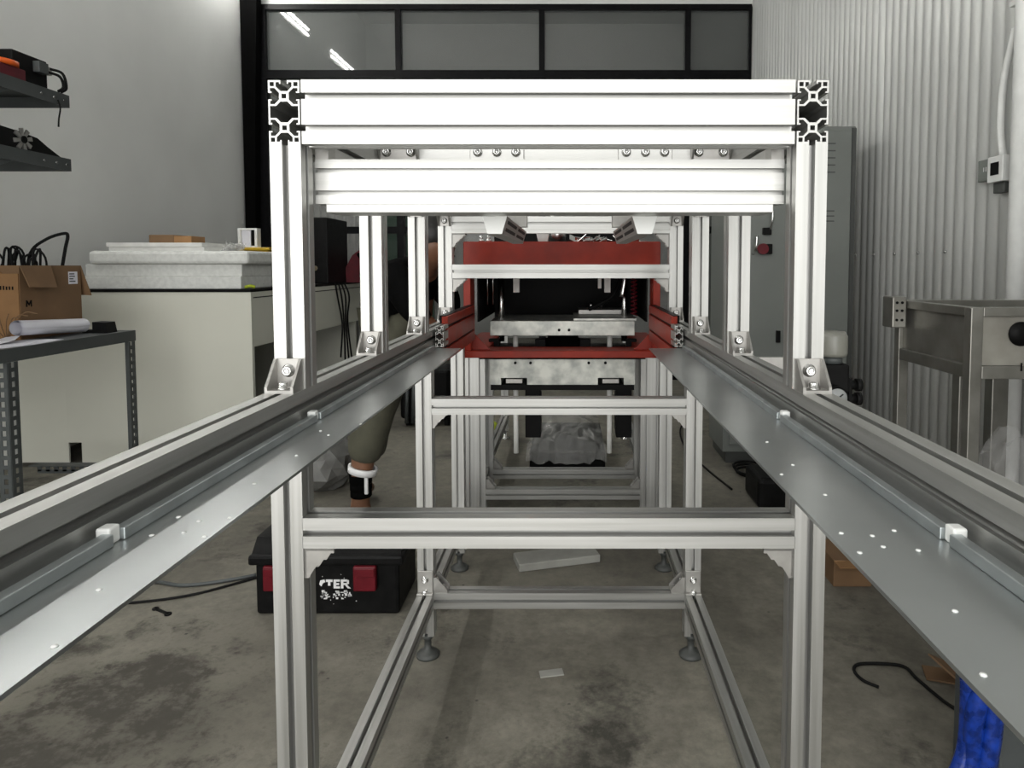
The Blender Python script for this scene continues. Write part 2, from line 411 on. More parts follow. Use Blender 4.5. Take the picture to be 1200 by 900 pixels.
# ================================================================== ALUMINIUM FRAME MACHINE
F = thing('aluminium_conveyor_frame', 'long bolted frame of silver aluminium profiles with two galvanised side shelves', 'machine frame', (0, .885, 0))
PX = .338; RY0 = -.95; UY = (.885, 1.255, 1.63, 2.0)
for s in (-1, 1):
    profile('longitudinal_rail', 'y', s*PX, .82, RY0, 2.06, parent=F)
    profile('top_rail', 'y', s*PX, 1.197, .885, 2.06, 40, 80, F)
    for y in UY:
        profile('upper_post', 'z', s*PX, y+.02, .84, 1.157, parent=F)
        bracket('base', (s*PX, y, .84), (1,0,0), (0,0,1), F)
        if y > 1.3: bracket('base', (s*PX, y, 1.157), (-1,0,0), (0,0,-1), F)
    # lower frames
    for y, zb in ((.865,.06),(1.685,.06),(2.19,.06)):
        profile('lower_post', 'z', s*PX, y+.02, zb, .797, parent=F)
        mb = MB().lathe([(0,0),(.030,0),(.030,.006),(.022,.013),(.009,.02),(.009,.046),(.013,.047),(.013,.056),(.006,.057),(.006,.06),(0,.06)], (s*PX, y+.02, 0), 18)
        mb.build('levelling_foot', 'cabdark', F)
    for a, b in ((.905,1.685),(1.725,2.19)): profile('bottom_rail', 'y', s*PX, .153, a, b, parent=F)
    bracket('tall', (s*PX, 1.685, .173), (1,0,0), (0,0,1), F)
    bracket('base', (s*PX, 1.725, .173), (-1,0,0), (0,0,1), F)
    # gussets below the cross beams and above the bottom beam (x dir, z dir give width and first flange)
    for y in (.865, 1.685): bracket('step', (s*.319, y+.02, .635), (0,1,0) if s > 0 else (0,-1,0), (0,0,-1), F)
    bracket('base', (s*.319, 1.705, .173), (0,-1,0) if s > 0 else (0,1,0), (0,0,1), F)
    bracket('wide', (s*.283, 1.255, 1.229), (-1,0,0), (0,0,-1), F)
    # shelf sheets, guide bars and stop blocks
    MB().box(*sorted((s*.2295-.009, s*.352)), RY0, 1.66, .797, .7999).build('shelf_sheet', 'galv', F)
    for a, b in ((RY0,.478),(.490,.872),(.884,1.64)):
        MB().bbox(*sorted((s*.2985, s*.3075)), a, b, .80, .809, .0008).build('guide_bar', 'zinc', F)
    for y in (.484, .878):
        MB().bbox(*sorted((s*.3015, s*.312)), y-.006, y+.006, .80, .8125, .0015).build('stop_block', 'whiteplastic', F)
    # short profile end by the red guide
    profile('guide_end_profile', 'y', s*.303, .8225, 1.72, 1.79, 40, 80, F, sx=.5, sy=.66)
rivs = [[(.231,.502),(.252,.497),(.273,.507),(.230,.467),(.251,.477),(.273,.471),(.251,.386),(.230,.324),(.252,.768),(.252,.678),(.251,.588),(.231,.647)],
        [(-.263,.618),(-.285,.535),(-.264,.526),(-.263,.503),(-.243,.495),(-.284,.498),(-.243,.533),(-.264,.412),(-.244,.349),(-.238,.856),(-.276,.821),(-.259,.800),(-.262,.712)]]
RV = MB().lathe([(0,0),(.0019,0),(.0016,.0007),(0,.001)], n=10).mesh('rivet', 'whiteplastic')
for l in rivs:
    for x, y in l: link('rivet', RV, (x, y, .7999), F)
# cross beams
profile('top_cross_beam', 'x', .893, 1.1945, -.3115, .3115, 40, 80, F)
profile('top_cross_beam', 'x', 1.275, 1.197, -.319, .319, 40, 80, F)
profile('top_cross_beam', 'x', 2.02, 1.197, -.319, .319, 40, 80, F)
profile('carriage_beam', 'x', .948, 1.1145, -.318, .318, 40, 80, F, sx=.75, sy=.75)
for s in (-1,1): MB().box(*sorted((s*.300, s*.3175)), .934, .962, 1.14, 1.185).build('beam_hanger', 'cast', F)
MB().bbox(-.303, .303, .93, .99, 1.0725, 1.0843, .001).build('carriage_bar', 'alu', F)
profile('rear_cross_beam', 'x', 2.02, 1.125, -.319, .319, 40, 40, F)
profile('rear_cross_beam', 'x', 2.02, .985, -.319, .319, 40, 40, F)
MB().box(-.319, .319, 1.998, 2.03, 1.096, 1.1045).build('rear_cross_strip', 'alu', F)
for s in (-1, 1):
    bracket('step', (s*.319, 2.02, 1.096), (0,1,0) if s > 0 else (0,-1,0), (0,0,-1), F)
    bracket('step', (s*.319, 2.02, .965), (0,1,0) if s > 0 else (0,-1,0), (0,0,-1), F)
profile('middle_cross_beam', 'x', .885, .655, -.319, .319, parent=F)
profile('middle_cross_beam', 'x', 1.705, .65, -.319, .319, parent=F)
profile('bottom_cross_beam', 'x', 1.705, .153, -.319, .319, parent=F)
profile('bottom_cross_beam', 'x', 2.21, .153, -.319, .319, parent=F)
# joining plates with three screws on the second top beam and the two grip bars below
for x in (-.105, .164):
    p = MB().bbox(x-.049, x+.049, 1.250, 1.2549, 1.165, 1.225, .001).build('joining_plate', 'alu', F)
    for i in (-1,0,1): screw((x+i*.0345, 1.250, 1.2065), p)
for x, sgn in ((-.082,1), (.136,-1)):
    g = MB().prism([(x-.018,1.0724),(x+.018,1.0724),(x+.0105,1.0470),(x-.0105,1.0470)], 1.0, 1.44, 'y').build('grip_bar', 'cast', F)
    MB().prism([(x-.018,1.0724),(x+.018,1.0724),(x+.0105,1.0470),(x-.0105,1.0470)], .9955, .9995, 'y').build('end_cap', 'whiteplastic', g)
    m2 = MB()
    for zt, zb in ((1.0684,1.0634),(1.0575,1.0525)):
        for y0_, y1_ in ((1.03,1.20),(1.24,1.41)):
            for q in (-1,1):
                a_ = .018-(1.0724-zt)*.29+.0003; b_ = .018-(1.0724-zb)*.29+.0003
                m2.add([(x+q*a_,y0_,zt),(x+q*a_,y1_,zt),(x+q*b_,y1_,zb),(x+q*b_,y0_,zb),(x+q*(a_-.003),y0_,zt),(x+q*(a_-.003),y1_,zt),(x+q*(b_-.003),y1_,zb),(x+q*(b_-.003),y0_,zb)], [(0,1,2,3),(4,7,6,5),(0,4,5,1),(2,6,7,3),(0,3,7,4),(1,5,6,2)])
    m2.build('side_slots', 'black', g)
    MB().box(x-.03, x+.03, 1.262, 1.29, 1.0725, 1.157).build('hanger_clip', 'cast', g)

# ================================================================== STAND BEHIND
R = thing('hydraulic_press', 'oxide red press with grey steel platens on a stand of grey aluminium profiles', 'press', (0, 2.3, 0)); T = R
for s in (-1, 1):
    for y in (2.62, 2.88):
        profile('stand_post', 'z', s*.341, y+.02, .05, .69, 80, 40, T)
        MB().lathe([(0,0),(.028,0),(.028,.006),(.012,.014),(.009,.05),(0,.05)], (s*.341, y+.02, 0), 14).build('levelling_foot', 'steel', T)
    profile('stand_floor_rail', 'y', s*.35, .12, 2.92, 3.9, parent=T)
    profile('stand_floor_rail', 'y', s*.341, .12, 2.66, 2.88, parent=T)
    bracket('base', (s*.35, 2.92, .14), (-1,0,0), (0,0,1), T)
    bracket('base', (s*.301, 2.64, .13), (0,-1,0) if s > 0 else (0,1,0), (0,0,1), T)
    bracket('base', (s*.301, 2.90, .13), (0,-1,0) if s > 0 else (0,1,0), (0,0,1), T)
    profile('stand_rear_post', 'z', s*.35, 3.92, .05, .66, parent=T)
    MB().lathe([(0,0),(.028,0),(.028,.006),(.012,.014),(.009,.05),(0,.05)], (s*.35, 3.92, 0), 14).build('levelling_foot', 'steel', T)
    bracket('base', (s*.35, 3.9, .14), (1,0,0), (0,0,1), T)
profile('stand_cross_beam', 'x', 2.64, .11, -.301, .301, parent=T)
profile('stand_cross_beam', 'x', 2.90, .11, -.301, .301, parent=T)
profile('stand_cross_beam', 'x', 3.92, .62, -.33, .33, parent=T)

# ================================================================== RED PRESS
MB().bbox(-.332, .332, 2.30, 2.42, .965, 1.083, .004).build('top_beam', 'red', R)
for s in (-1, 1):
    MB().bbox(*sorted((s*.308, s*.332)), 2.30, 2.40, .714, .965, .002).build('upright', 'red', R)
    MB().prism([(s*.308,.714),(s*.245,.714),(s*.256,.722),(s*.306,.775),(s*.308,.775)], 2.335, 2.343, 'y').build('gusset', 'red', R)
    for z0, z1 in ((.792,.838),(.845,.868),(.752,.785)):
        MB().bbox(*sorted((s*.294, s*.310)), 1.791, 2.299, z0, z1, .001).build('side_guide', 'red', R)
    MB().box(*sorted((s*.300, s*.3165)), 1.795, 2.299, .75, .87).build('guide_backing', 'black', R)
    MB().bbox(*sorted((s*.26, s*.36)), 2.42, 2.95, .690, .714, .002).build('base_rail', 'red', R)
    MB().cyl((s*.235, 2.60, .714), (s*.235, 2.60, .99), .012).build('rear_column', 'steel', R)
MB().bbox(-.345, .345, 2.295, 2.42, .690, .7135, .002).build('bottom_bar', 'red', R)
MB().bbox(-.262, .262, 2.46, 2.78, .749, .803, .002).build('upper_platen', 'plate', R)
MB().bbox(.04, .268, 2.46, 2.78, .8035, .812, .001).build('platen_insert', 'plate', R)
lp = MB(); lp.box(-.262,.262,2.45,2.60,.597,.664)
for a,b in ((-.262,-.222),(-.128,.128),(.222,.262)): lp.box(a,b,2.45,2.60,.572,.597)
lp.build('lower_platen', 'plate', R)
MB().box(-.26, .26, 2.452, 2.60, .552, .5715).build('platen_carrier', 'black', R)
for x in (-.012, .024, -.170, -.115, .095, .155):
    z = .770 if abs(x) < .03 else .652
    MB().cyl((x, 2.4595 if z > .7 else 2.4495, z), (x, 2.452 if z > .7 else 2.442, z), .005, n=10).build('bolt', 'black', R)
for x in (-.175, .175):
    MB().cyl((x, 2.53, .30), (x, 2.53, .552), .0095).build('guide_rod', 'board', R)
    MB().cyl((x, 2.53, .664), (x, 2.53, .749), .0095).build('guide_rod', 'board', R)
    MB().bbox(x-.036, x+.036, 2.49, 2.56, .664, .690, .002).build('guide_bush', 'plate', R)
    MB().bbox(x-.030, x+.030, 2.455, 2.50, .576, .592, .001).build('clamp_block', 'cast', R)
    MB().bbox(x+.03, x+.09, 2.6, 2.7, .34, .55, .002).build('cylinder_guard', 'black', R)
for x in (-.23, -.105, 0.0, .105, .23):
    m2 = MB().cyl((x,2.47,.664),(x,2.47,.688),.006,n=10); m2.cyl((x,2.47,.688),(x,2.47,.698),.009,n=6); m2.build('bolt', 'steel', R)
for s in (-1,1):
    for q in (.085, .26): MB().bbox(s*q-.02, s*q+.02, 2.57, 2.6, .668, .725, .002).build('valve_body', 'blackpl', R)
MB().lathe([(0,.668),(.11,.668),(.11,.675),(.085,.68),(.085,.715),(.06,.72),(.06,.7485),(0,.7485)], (0,2.66,0), 28).build('ram', 'black', R)
MB().box(-.30, .30, 2.45, 2.449+.5, .6645, .6675).build('drip_tray', 'black', R)
MB().box(-.30, .30, 2.96, 2.98, .714, 1.2).build('back_panel', 'black', R)  # black sheet added as backdrop, stands in for the dark press interior
for s in (-1,1): MB().box(*sorted((s*.300,s*.306)), 2.45, 2.96, .80, 1.06).build('side_panel', 'black', R)
MB().box(-.30, .30, 2.43, 2.9, 1.03, 1.06).build('upper_crown', 'black', R)
for x in (-.167, .163, .135): 
    MB().bbox(x-.011 if x != .135 else x-.006, x+.011 if x != .135 else x+.006, 2.47, 2.49, .905 if x != .135 else .92, 1.03, .001).build('guide_finger', 'board', R)
for x in (-.275,-.255): MB().cyl((x,2.5,.86),(x,2.5,1.03),.0025,n=8).build('limit_rod', 'steel', R)
# head cylinder, fittings and foil on top of the beam
MB().lathe([(0,1.06),(.034,1.06),(.034,1.16),(.028,1.165),(.028,1.20),(0,1.20)], (-.02,2.52,0), 22).build('head_cylinder', 'steel', R)
MB().prism([(-.082,1.084),(-.050,1.084),(-.046,1.118),(-.09,1.118)], 2.36, 2.41, 'y').build('funnel', 'whiteplastic', R)
for x in (-.275, -.25):
    m2 = MB().cyl((x,2.34,1.083),(x,2.34,1.092),.011,n=6); m2.cyl((x,2.34,1.092),(x,2.34,1.104),.006,n=10); m2.build('eye_bolt', 'steel', R)
m2 = MB()
for i in range(26):
    a = random.uniform(.02,.05); c = V((random.uniform(.03,.26), 2.39+random.uniform(-.01,.03), 1.085+random.uniform(0,.012)))
    q = Matrix.Translation(c) @ Matrix.Rotation(random.uniform(-1,1),4,'X') @ Matrix.Rotation(random.uniform(-1,1),4,'Y')
    m2.box(-a/2,a/2,-a/3,a/3,0,.002,q)
o = m2.build('crumpled_foil', 'steel', R); o['kind'] = 'stuff'
# hoses, feed plate at the right inside
m2 = MB(); pts = []
for i in range(120):
    t = i/119; pts.append((.262+.010*math.cos(t*14*2*math.pi), 2.50+.010*math.sin(t*14*2*math.pi), .82+.20*t))
m2.tube(pts, .0028, 6, 2); m2.build('coiled_red_hose', 'redpl', R)
MB().tube([(.205,2.62,1.03),(.215,2.6,.95),(.19,2.58,.89),(.15,2.6,.86),(.10,2.62,.835)], .008).build('black_hose', 'rubber', R)
MB().tube([(.225,2.56,1.03),(.232,2.55,.96),(.222,2.55,.885)], .012).build('silver_hose', 'steel', R)
MB().bbox(.06, .24, 2.64, 2.80, .813, .832, .002).build('feed_plate', 'cast', R)
for x in (.11,.15): MB().cyl((x,2.68,.832),(x,2.68,.86),.007,n=10).build('bolt', 'steel', R)

# ================================================================== TOOLBOX
t = thing('toolbox', 'black plastic toolbox with red latches and worn white lettering behind the left post', 'toolbox', (-.665, 2.02, 0))
MB().bbox(-.875, -.463, 1.91, 2.13, 0, .158, .010).build('body', 'blackpl', t)
ld = MB(); ld.bbox(-.89, -.448, 1.896, 2.145, .148, .178, .008)
ld.prism([(1.905,.176),(2.137,.176),(2.10,.215),(1.945,.215)], -.882, -.456, 'x')
lid = ld.build('lid', 'blackpl', t)
hd = MB(); hd.tube([(-.75,2.02,.212),(-.74,2.02,.236),(-.67,2.02,.243),(-.60,2.02,.236),(-.59,2.02,.212)], .010); hd.build('carry_handle', 'blackpl', lid)
for x in (-.556, -.812):
    l = MB().bbox(x-.032, x+.032, 1.888, 1.9095, .078, .150, .004).build('latch', 'redpl', t)
    MB().bbox(x-.029, x+.029, 1.884, 1.8879, .122, .146, .0015).build('latch_grip', 'redpl', l)
def strokes(rects, polys=()):
    mb = MB()
    for a,b,c,d in rects: mb.box(a,b,1.9086,1.9098,c,d)
    for p in polys: mb.prism(p, 1.9086, 1.9098, 'y')
    return mb
z0, z1 = .078, .104
ltr = strokes([(-.672,-.653,z1-.007,z1),(-.666,-.659,z0+.008,z1-.007),                      # T
     (-.650,-.643,z0,z1),(-.643,-.632,z1-.006,z1),(-.643,-.634,z0+.010,z0+.0155),(-.643,-.632,z0,z0+.006), # E
     (-.629,-.622,z0,z1),(-.622,-.610,z1-.006,z1),(-.612,-.606,z0+.013,z1-.002),(-.622,-.610,z0+.010,z0+.0155)],
    [[(-.619,z0+.0115),(-.613,z0+.0115),(-.601,z0),(-.609,z0)],
     [(-.688,z1-.003),(-.676,z1),(-.674,z1-.008),(-.680,z1-.010),(-.685,z0+.006),(-.691,z0+.012)]])
for i in range(46):
    x = random.uniform(-.69,-.605); z = random.uniform(.046,.068)
    if not (-.668 < x < -.655): ltr.box(x, x+random.uniform(.002,.010), 1.9086, 1.9097, z, z+random.uniform(.001,.005))
for i in range(14):
    x = random.uniform(-.69,-.58); z = random.uniform(.03,.125); ltr.box(x, x+random.uniform(.001,.003), 1.9086, 1.9097, z, z+random.uniform(.001,.003))
ltr.build('worn_white_lettering', 'white', t)

# ================================================================== LEFT: rack, boxes, counter
K = thing('slotted_angle_rack', 'grey slotted angle work table with two cantilever shelves along the left wall', 'rack', (-2.28, 2.55, 0))
TX, TZ = -1.825, .728
mb = MB(); mb.box(-2.74, TX, 2.16, 2.90, TZ-.006, TZ); mb.box(TX-.003, TX, 2.16, 2.90, TZ-.045, TZ-.006); mb.box(-2.74, TX-.003, 2.897, 2.90, TZ-.045, TZ-.006); mb.box(-2.74, TX-.003, 2.16, 2.163, TZ-.045, TZ-.006)
mb.build('table_top', 'rack', K)
def angle_post(x, y, z0, z1, dx, dy):
    mb = MB(); t_ = .003; wd = .042
    # flange facing the camera, pierced by a row of slots
    n = max(1, int((z1-z0)/.032)); st = (z1-z0)/n
    xs_ = sorted((x, x+dx*wd)); xm = (xs_[0]+xs_[1])/2
    mb.box(xs_[0], xm-.007, y, y+t_, z0, z1); mb.box(xm+.007, xs_[1], y, y+t_, z0, z1)
    for i in range(n): mb.box(xm-.007, xm+.007, y, y+t_, z0+st*i, z0+st*i+st*.42)
    ys_ = sorted((y, y+dy*wd)); ym = (ys_[0]+ys_[1])/2
    mb.box(x-t_/2, x+t_/2, ys_[0], ym-.007, z0, z1); mb.box(x-t_/2, x+t_/2, ym+.007, ys_[1], z0, z1)
    for i in range(n): mb.box(x-t_/2, x+t_/2, ym-.007, ym+.007, z0+st*i, z0+st*i+st*.42)
    return mb
for x, y, dx, dy, z1 in ((TX-.002,2.894,-1,-1,TZ-.046),(TX-.002,2.235,-1,1,TZ-.046),(-2.735,2.894,1,-1,TZ-.046),(-2.735,2.235,1,1,1.95)):
    angle_post(x, y, 0, z1, dx, dy).build('post', 'rack', K)
angle_post(-1.94, 2.25, TZ, 1.95, -1, 1).build('upright', 'rack', K)
mb = MB()
for i in range(12):
    x = -2.26+.036*i; mb.box(x, x+.018, 2.888, 2.891, .12, .155)
mb.box(-2.26, TX-.005, 2.888, 2.891, .112, .128); mb.box(-2.26, TX-.005, 2.888, 2.891, .142, .158); mb.box(-2.26, TX-.005, 2.84, 2.8875, .155, .158)
mb.build('lower_tie', 'rack', K)
for z, yf in ((1.648, 2.64),(1.408, 2.636)):
    mb = MB(); mb.box(-2.74, -1.88, 2.0, yf, z-.006, z); mb.box(-1.883, -1.88, 2.0, yf, z-.046, z-.006); mb.box(-2.74, -1.883, yf-.003, yf, z-.046, z-.006)
    sh = mb.build('shelf', 'rack', K)
    MB().prism([(2.0,z-.046),(2.37,z-.046),(2.30,z-.075),(2.285,z-.14),(2.0,z-.14)], -1.893, -1.8885, 'x').build('shelf_brace', 'rack', sh)
    for y in (2.50, 2.56, 2.61): MB().cyl((-1.8795,y,z-.024),(-1.877,y,z-.024),.005,n=8).build('bolt', 'steel', sh)
# things on the shelves
zs = 1.648
t = thing('power_supply', 'black box shaped power supply with grey connectors on the upper left shelf', 'power supply', (-2.02, 2.50, zs))
MB().bbox(-2.08, -1.93, 2.44, 2.60, zs, zs+.115, .004).build('case', 'blackpl', t)
MB().bbox(-1.9299, -1.905, 2.53, 2.575, zs+.06, zs+.10, .002).build('connector', 'rack', t)
MB().bbox(-1.955, -1.93, 2.601, 2.625, zs+.07, zs+.10, .002).build('connector', 'cast', t)
tg = lambda o, *a: tag(o, *a)
for i, (y, dz) in enumerate(((2.60,.09),(2.585,.075))):
    tg(MB().tube([(-1.92,y,zs+dz),(-1.895,y+.03,zs+dz-.01),(-1.89,y+.04,zs+.03),(-1.895,y+.02,zs+.008)], .005).build('cable', 'rubber'), ('upper' if i == 0 else 'lower') + ' black lead looping off the side of the power supply', 'cable')
tg(MB().lathe([(.03,0),(.062,0),(.062,.016),(.03,.016),(.03,0)], (-1.95,2.395,zs+.045), 24).build('orange_ring', 'orange'), 'flat orange plastic ring raised on the upper shelf before the power supply', 'ring')
tg(MB().bbox(-2.0,-1.90,2.33,2.46,zs,zs+.0445,.004).build('dark_red_tray', 'maroon'), 'dark red tray under the orange ring', 'tray')
tg(MB().bbox(-1.925,-1.888,2.30,2.325,zs,zs+.03,.003).build('orange_clip', 'orange'), 'small orange clip at the left edge of the upper shelf', 'clip')
m2 = MB()
for i in range(5):
    r_ = random.uniform(.03,.05); m2.tube([(-1.98+r_*math.cos(a)+.01*i, 2.26+r_*.8*math.sin(a), zs+.008+.016*i+.01*math.sin(2*a)) for a in [k_*.52 for k_ in range(13)]], .007, 8, 3)
tg(m2.build('cable_coil', 'rubber'), 'coil of black cable at the left end of the upper shelf', 'cable')
tg(MB().tube([(-1.876,2.575,zs-.03),(-1.872,2.58,zs-.06),(-1.875,2.575,zs-.10),(-1.876,2.573,zs-.13)], .0028).build('hanging_lead', 'rubber'), 'thin black lead dangling below the upper shelf', 'cable')
zs = 1.408
t = thing('fan_motor', 'silver star shaped fan wheel on a black motor body on the second shelf', 'motor', (-1.95, 2.42, zs))
mt = MB(); mt.prism([(2.20,zs),(2.62,zs),(2.55,zs+.03),(2.50,zs+.055),(2.40,zs+.065),(2.22,zs+.075)], -2.02, -1.90, 'x'); mt.build('motor_body', 'blackpl', t)
fan = MB(); c = V((-1.897, 2.43, zs+.037))
for i in range(8):
    a = i*math.pi/4+.2; mx = Matrix.Translation(c) @ Matrix.Rotation(a,4,'X')
    fan.prism([(-.005,.008),(.005,.008),(.0075,.040),(-.0075,.040)], -.003, .003, 'x', mx)
fan.build('fan_blades', 'cast', t)
MB().cyl(c+V((-.003,0,0)), c+V((.006,0,0)), .013).build('fan_hub', 'blackpl', t)
tg(MB().box(-.004,.004,-.03,.03,0,.004, Matrix.Translation((-1.90,2.30,zs+.075)) @ Matrix.Rotation(1.1,4,'X')).build('metal_strip', 'cast'), 'short bright metal strip leaning at the left end of the second shelf', 'strip')
# cardboard box with open flaps, contents
t = thing('cardboard_box', 'open brown cardboard box with white sticker on the rack table', 'box', (-2.2, 2.66, TZ))
z0, z1 = TZ, TZ+.275
bx = MB(); a,b,c_,d = -2.40,-2.0,2.51,2.83
bx.box(a,b-.005,c_+.005,c_+.01,z0,z1); bx.box(a,b,d-.005,d,z0,z1); bx.box(a,a+.005,c_+.01,d-.005,z0,z1); bx.box(b-.005,b,c_+.005,d-.005,z0,z1); bx.box(a+.005,b-.005,c_+.01,d-.005,z0,z0+.005)
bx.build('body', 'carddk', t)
MB().box(a, b-.002, c_, c_+.0049, z0, z1-.03).build('front_panel', 'card', t)  # front in lighter card than the body, lit side put into the colour
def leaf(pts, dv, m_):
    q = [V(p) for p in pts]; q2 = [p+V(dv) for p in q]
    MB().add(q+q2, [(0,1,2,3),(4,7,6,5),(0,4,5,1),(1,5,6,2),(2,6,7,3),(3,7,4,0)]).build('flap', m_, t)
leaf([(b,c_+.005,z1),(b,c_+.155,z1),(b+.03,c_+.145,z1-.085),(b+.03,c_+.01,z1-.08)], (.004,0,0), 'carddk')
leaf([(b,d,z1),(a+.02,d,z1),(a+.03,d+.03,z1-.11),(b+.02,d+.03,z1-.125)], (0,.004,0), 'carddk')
leaf([(b-.06,c_,z1-.03),(a+.02,c_,z1-.03),(a+.03,c_-.07,z1-.01),(b-.09,c_-.07,z1-.012)], (0,0,.004), 'card')
s_ = MB().box(b+.0001, b+.0012, d-.07, d-.02, z1-.075, z1-.025).build('sticker', 'paper', t)
m2 = MB()
for i in range(4): m2.box(b+.0013,b+.0018,d-.066,d-.066+random.uniform(.016,.034),z1-.066+.01*i,z1-.062+.01*i)
m2.build('printed_lines', 'blackpl', s_)
yM = c_+.03; zM = z0+.12
m2 = MB(); m2.box(b+.0001,b+.001,yM,yM+.006,zM,zM+.025); m2.box(b+.0001,b+.001,yM+.022,yM+.028,zM,zM+.025); m2.prism([(yM+.006,zM+.025),(yM+.014,zM+.012),(yM+.022,zM+.025),(yM+.022,zM+.016),(yM+.014,zM+.003),(yM+.006,zM+.016)],b+.0001,b+.001,'x'); m2.build('printed_letter', 'black', t)
m2 = MB()
for i in range(6): m2.box(b-.08+.011*i,b-.075+.011*i,c_-.0012,c_-.0001,z0+.185,z0+.185+random.uniform(.012,.02))
m2.build('printed_marks', 'blackpl', t)
m2 = MB(); zb = TZ+.275
for i in range(16):
    x0 = -2.28+.015*i; m2.tube([(x0,2.66+random.uniform(-.05,.05),zb-.08),(x0+random.uniform(-.04,.04),2.66,zb+random.uniform(.02,.075)),(x0+random.uniform(-.08,.06),2.68,zb+random.uniform(-.02,.06)),(x0+random.uniform(-.05,.05),2.70,zb-.08)], .0042, 6, 5)
tg(m2.build('cable_tangle', 'rubber'), 'tangle of thin black cables sticking out of the open cardboard box', 'cable')
tg(MB().tube([(-2.17,2.76,z1-.08),(-2.14,2.75,z1+.05),(-2.075,2.75,z1+.105),(-2.005,2.75,z1+.128),(-1.988,2.75,z1+.118),(-2.005,2.755,z1+.06),(-2.045,2.77,z1-.08)], .0062).build('cable_loop', 'rubber'), 'stiff black cable loop arching above the open cardboard box', 'cable')
m2 = MB()
for i in range(6): m2.tube([(-2.02,2.47,TZ+.002),(-2.02+.02*i-.03,2.46,TZ+.05+.01*i),(-2.02+.035*i-.05,2.46,TZ+.085+.008*(i%3))], .0018, 5, 4)
tg(m2.build('wire_sprig', 'carddk'), 'sprig of thin brown wires before the open cardboard box', 'wire')
# paper roll, sheets, tape holder
pr = MB(); vs = []; n = 90
for i in range(n+1):
    a = i/n*6.5*math.pi; r_ = .029 - .00055*i/n*20; 
    for y, zc in ((2.44,.018),(2.775,.0)): vs.append((-1.957+r_*math.cos(a), y, TZ+.0315+zc+r_*math.sin(a)))
pr.add(vs, [(2*i,2*i+1,2*i+3,2*i+2) for i in range(n)], True)
tg(pr.build('paper_roll', 'paper'), 'rolled up white drawing lying on the rack table before the cardboard box', 'paper roll')
def paper(pts, z, lab):
    vs = [(x,y,z+h) for x,y,h in pts] + [(x,y,z+h+.0012) for x,y,h in pts]; n = len(pts)
    mb = MB(); mb.add(vs, [tuple(range(n))[::-1], tuple(range(n,2*n))] + [(i,(i+1)%n,(i+1)%n+n,i+n) for i in range(n)])
    tg(mb.build('paper_sheet', 'paper'), lab, 'paper')
paper([(-1.99,2.22,0),(-1.845,2.25,0),(-1.83,2.36,0),(-1.85,2.52,0),(-1.92,2.53,0),(-1.985,2.50,0)], TZ+.0005, 'large white sheet of paper flat at the rack table edge')
paper([(-1.97,2.23,.0),(-1.87,2.24,.0),(-1.835,2.33,0),(-1.88,2.43,0),(-1.96,2.43,0)], TZ+.0022, 'smaller white sheet lying askew on the large sheet of paper')
paper([(-1.97,2.30,.0),(-1.92,2.30,0),(-1.90,2.36,.012),(-1.93,2.42,.02),(-1.98,2.42,.015)], TZ+.0042, 'crumpled white paper scrap on top of the sheets at the frame edge')
t = thing('tape_dispenser', 'small black block and strap at the far end of the rack table', 'dispenser', (-1.90, 2.80, TZ))
MB().prism([(-1.918,TZ),(-1.856,TZ),(-1.864,TZ+.043),(-1.918,TZ+.045)], 2.77, 2.83, 'y').build('block', 'blackpl', t)
MB().bbox(-1.965,-1.9185,2.775,2.825,TZ,TZ+.012,.003).build('strap', 'blackpl', t)
# white counter
CX, CY, CZ = -1.54, 3.35, .887
t = thing('counter', 'long pale counter with dark top edge along the left wall', 'counter', (-2.13, 4.2, 0))
MB().box(-2.73, CX, CY-.004, 5.10, CZ-.014, CZ).build('worktop', 'black', t)
MB().bbox(-2.73, -2.474, CY+.012, CY+.0235, .02, CZ-.0145, .0015).build('end_panel', 'counter', t)
MB().prism([(-2.47,.125),(-2.40,.125),(-2.40,.02),(CX,.02),(CX,CZ-.0145),(-2.47,CZ-.0145)], CY, CY+.0235, 'y').build('end_panel', 'counter', t)
ap = MB().box(CX-.024, CX-.002, CY+.025, 5.09, .60, CZ-.0145).build('apron', 'counter', t)
MB().box(CX-.002, CX, CY+.023, 5.09, CZ-.045, CZ-.04).build('shadow_gap', 'black', ap)
MB().box(-2.73, CX-.03, 5.06, 5.085, .02, CZ-.0145).build('far_panel', 'counter', t)
MB().box(-2.73, -2.70, CY+.024, 5.05, .02, CZ-.0145).build('back_panel', 'counter', t)
def foam(z0, h, a, b, y0, y1, lab, m_='foam', c=.004, name='foam_slab', g=None):
    tg(MB().bbox(a, b, y0, y1, z0, z0+h, c).build(name, m_), lab, 'slab' if name == 'foam_slab' else 'board')
foam(CZ, .061, -2.40, -1.612, 3.40, 4.02, 'lowest of three thick white polystyrene slabs stacked on the counter')
foam(CZ+.0612, .062, -2.39, -1.610, 3.41, 4.0, 'middle of three thick white polystyrene slabs stacked on the counter')
foam(CZ+.1234, .066, -2.355, -1.565, 3.38, 3.98, 'topmost and longest of three thick white polystyrene slabs on the counter', c=.016)
foam(CZ+.1896, .020, -2.27, -1.795, 3.41, 3.72, 'lower thin white board lying on the polystyrene slabs', 'board', .001, 'thin_board')
foam(CZ+.2100, .020, -2.275, -1.80, 3.40, 3.72, 'upper thin white board lying on the polystyrene slabs, under the brown carton', 'board', .001, 'thin_board')
t = thing('flat_carton', 'small flat brown cardboard carton on top of the white boards', 'box', (-2.0, 3.55, CZ+.2302))
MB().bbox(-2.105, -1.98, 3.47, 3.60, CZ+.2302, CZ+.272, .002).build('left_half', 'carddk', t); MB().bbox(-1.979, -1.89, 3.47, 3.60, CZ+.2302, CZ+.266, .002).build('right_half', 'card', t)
m2 = MB()
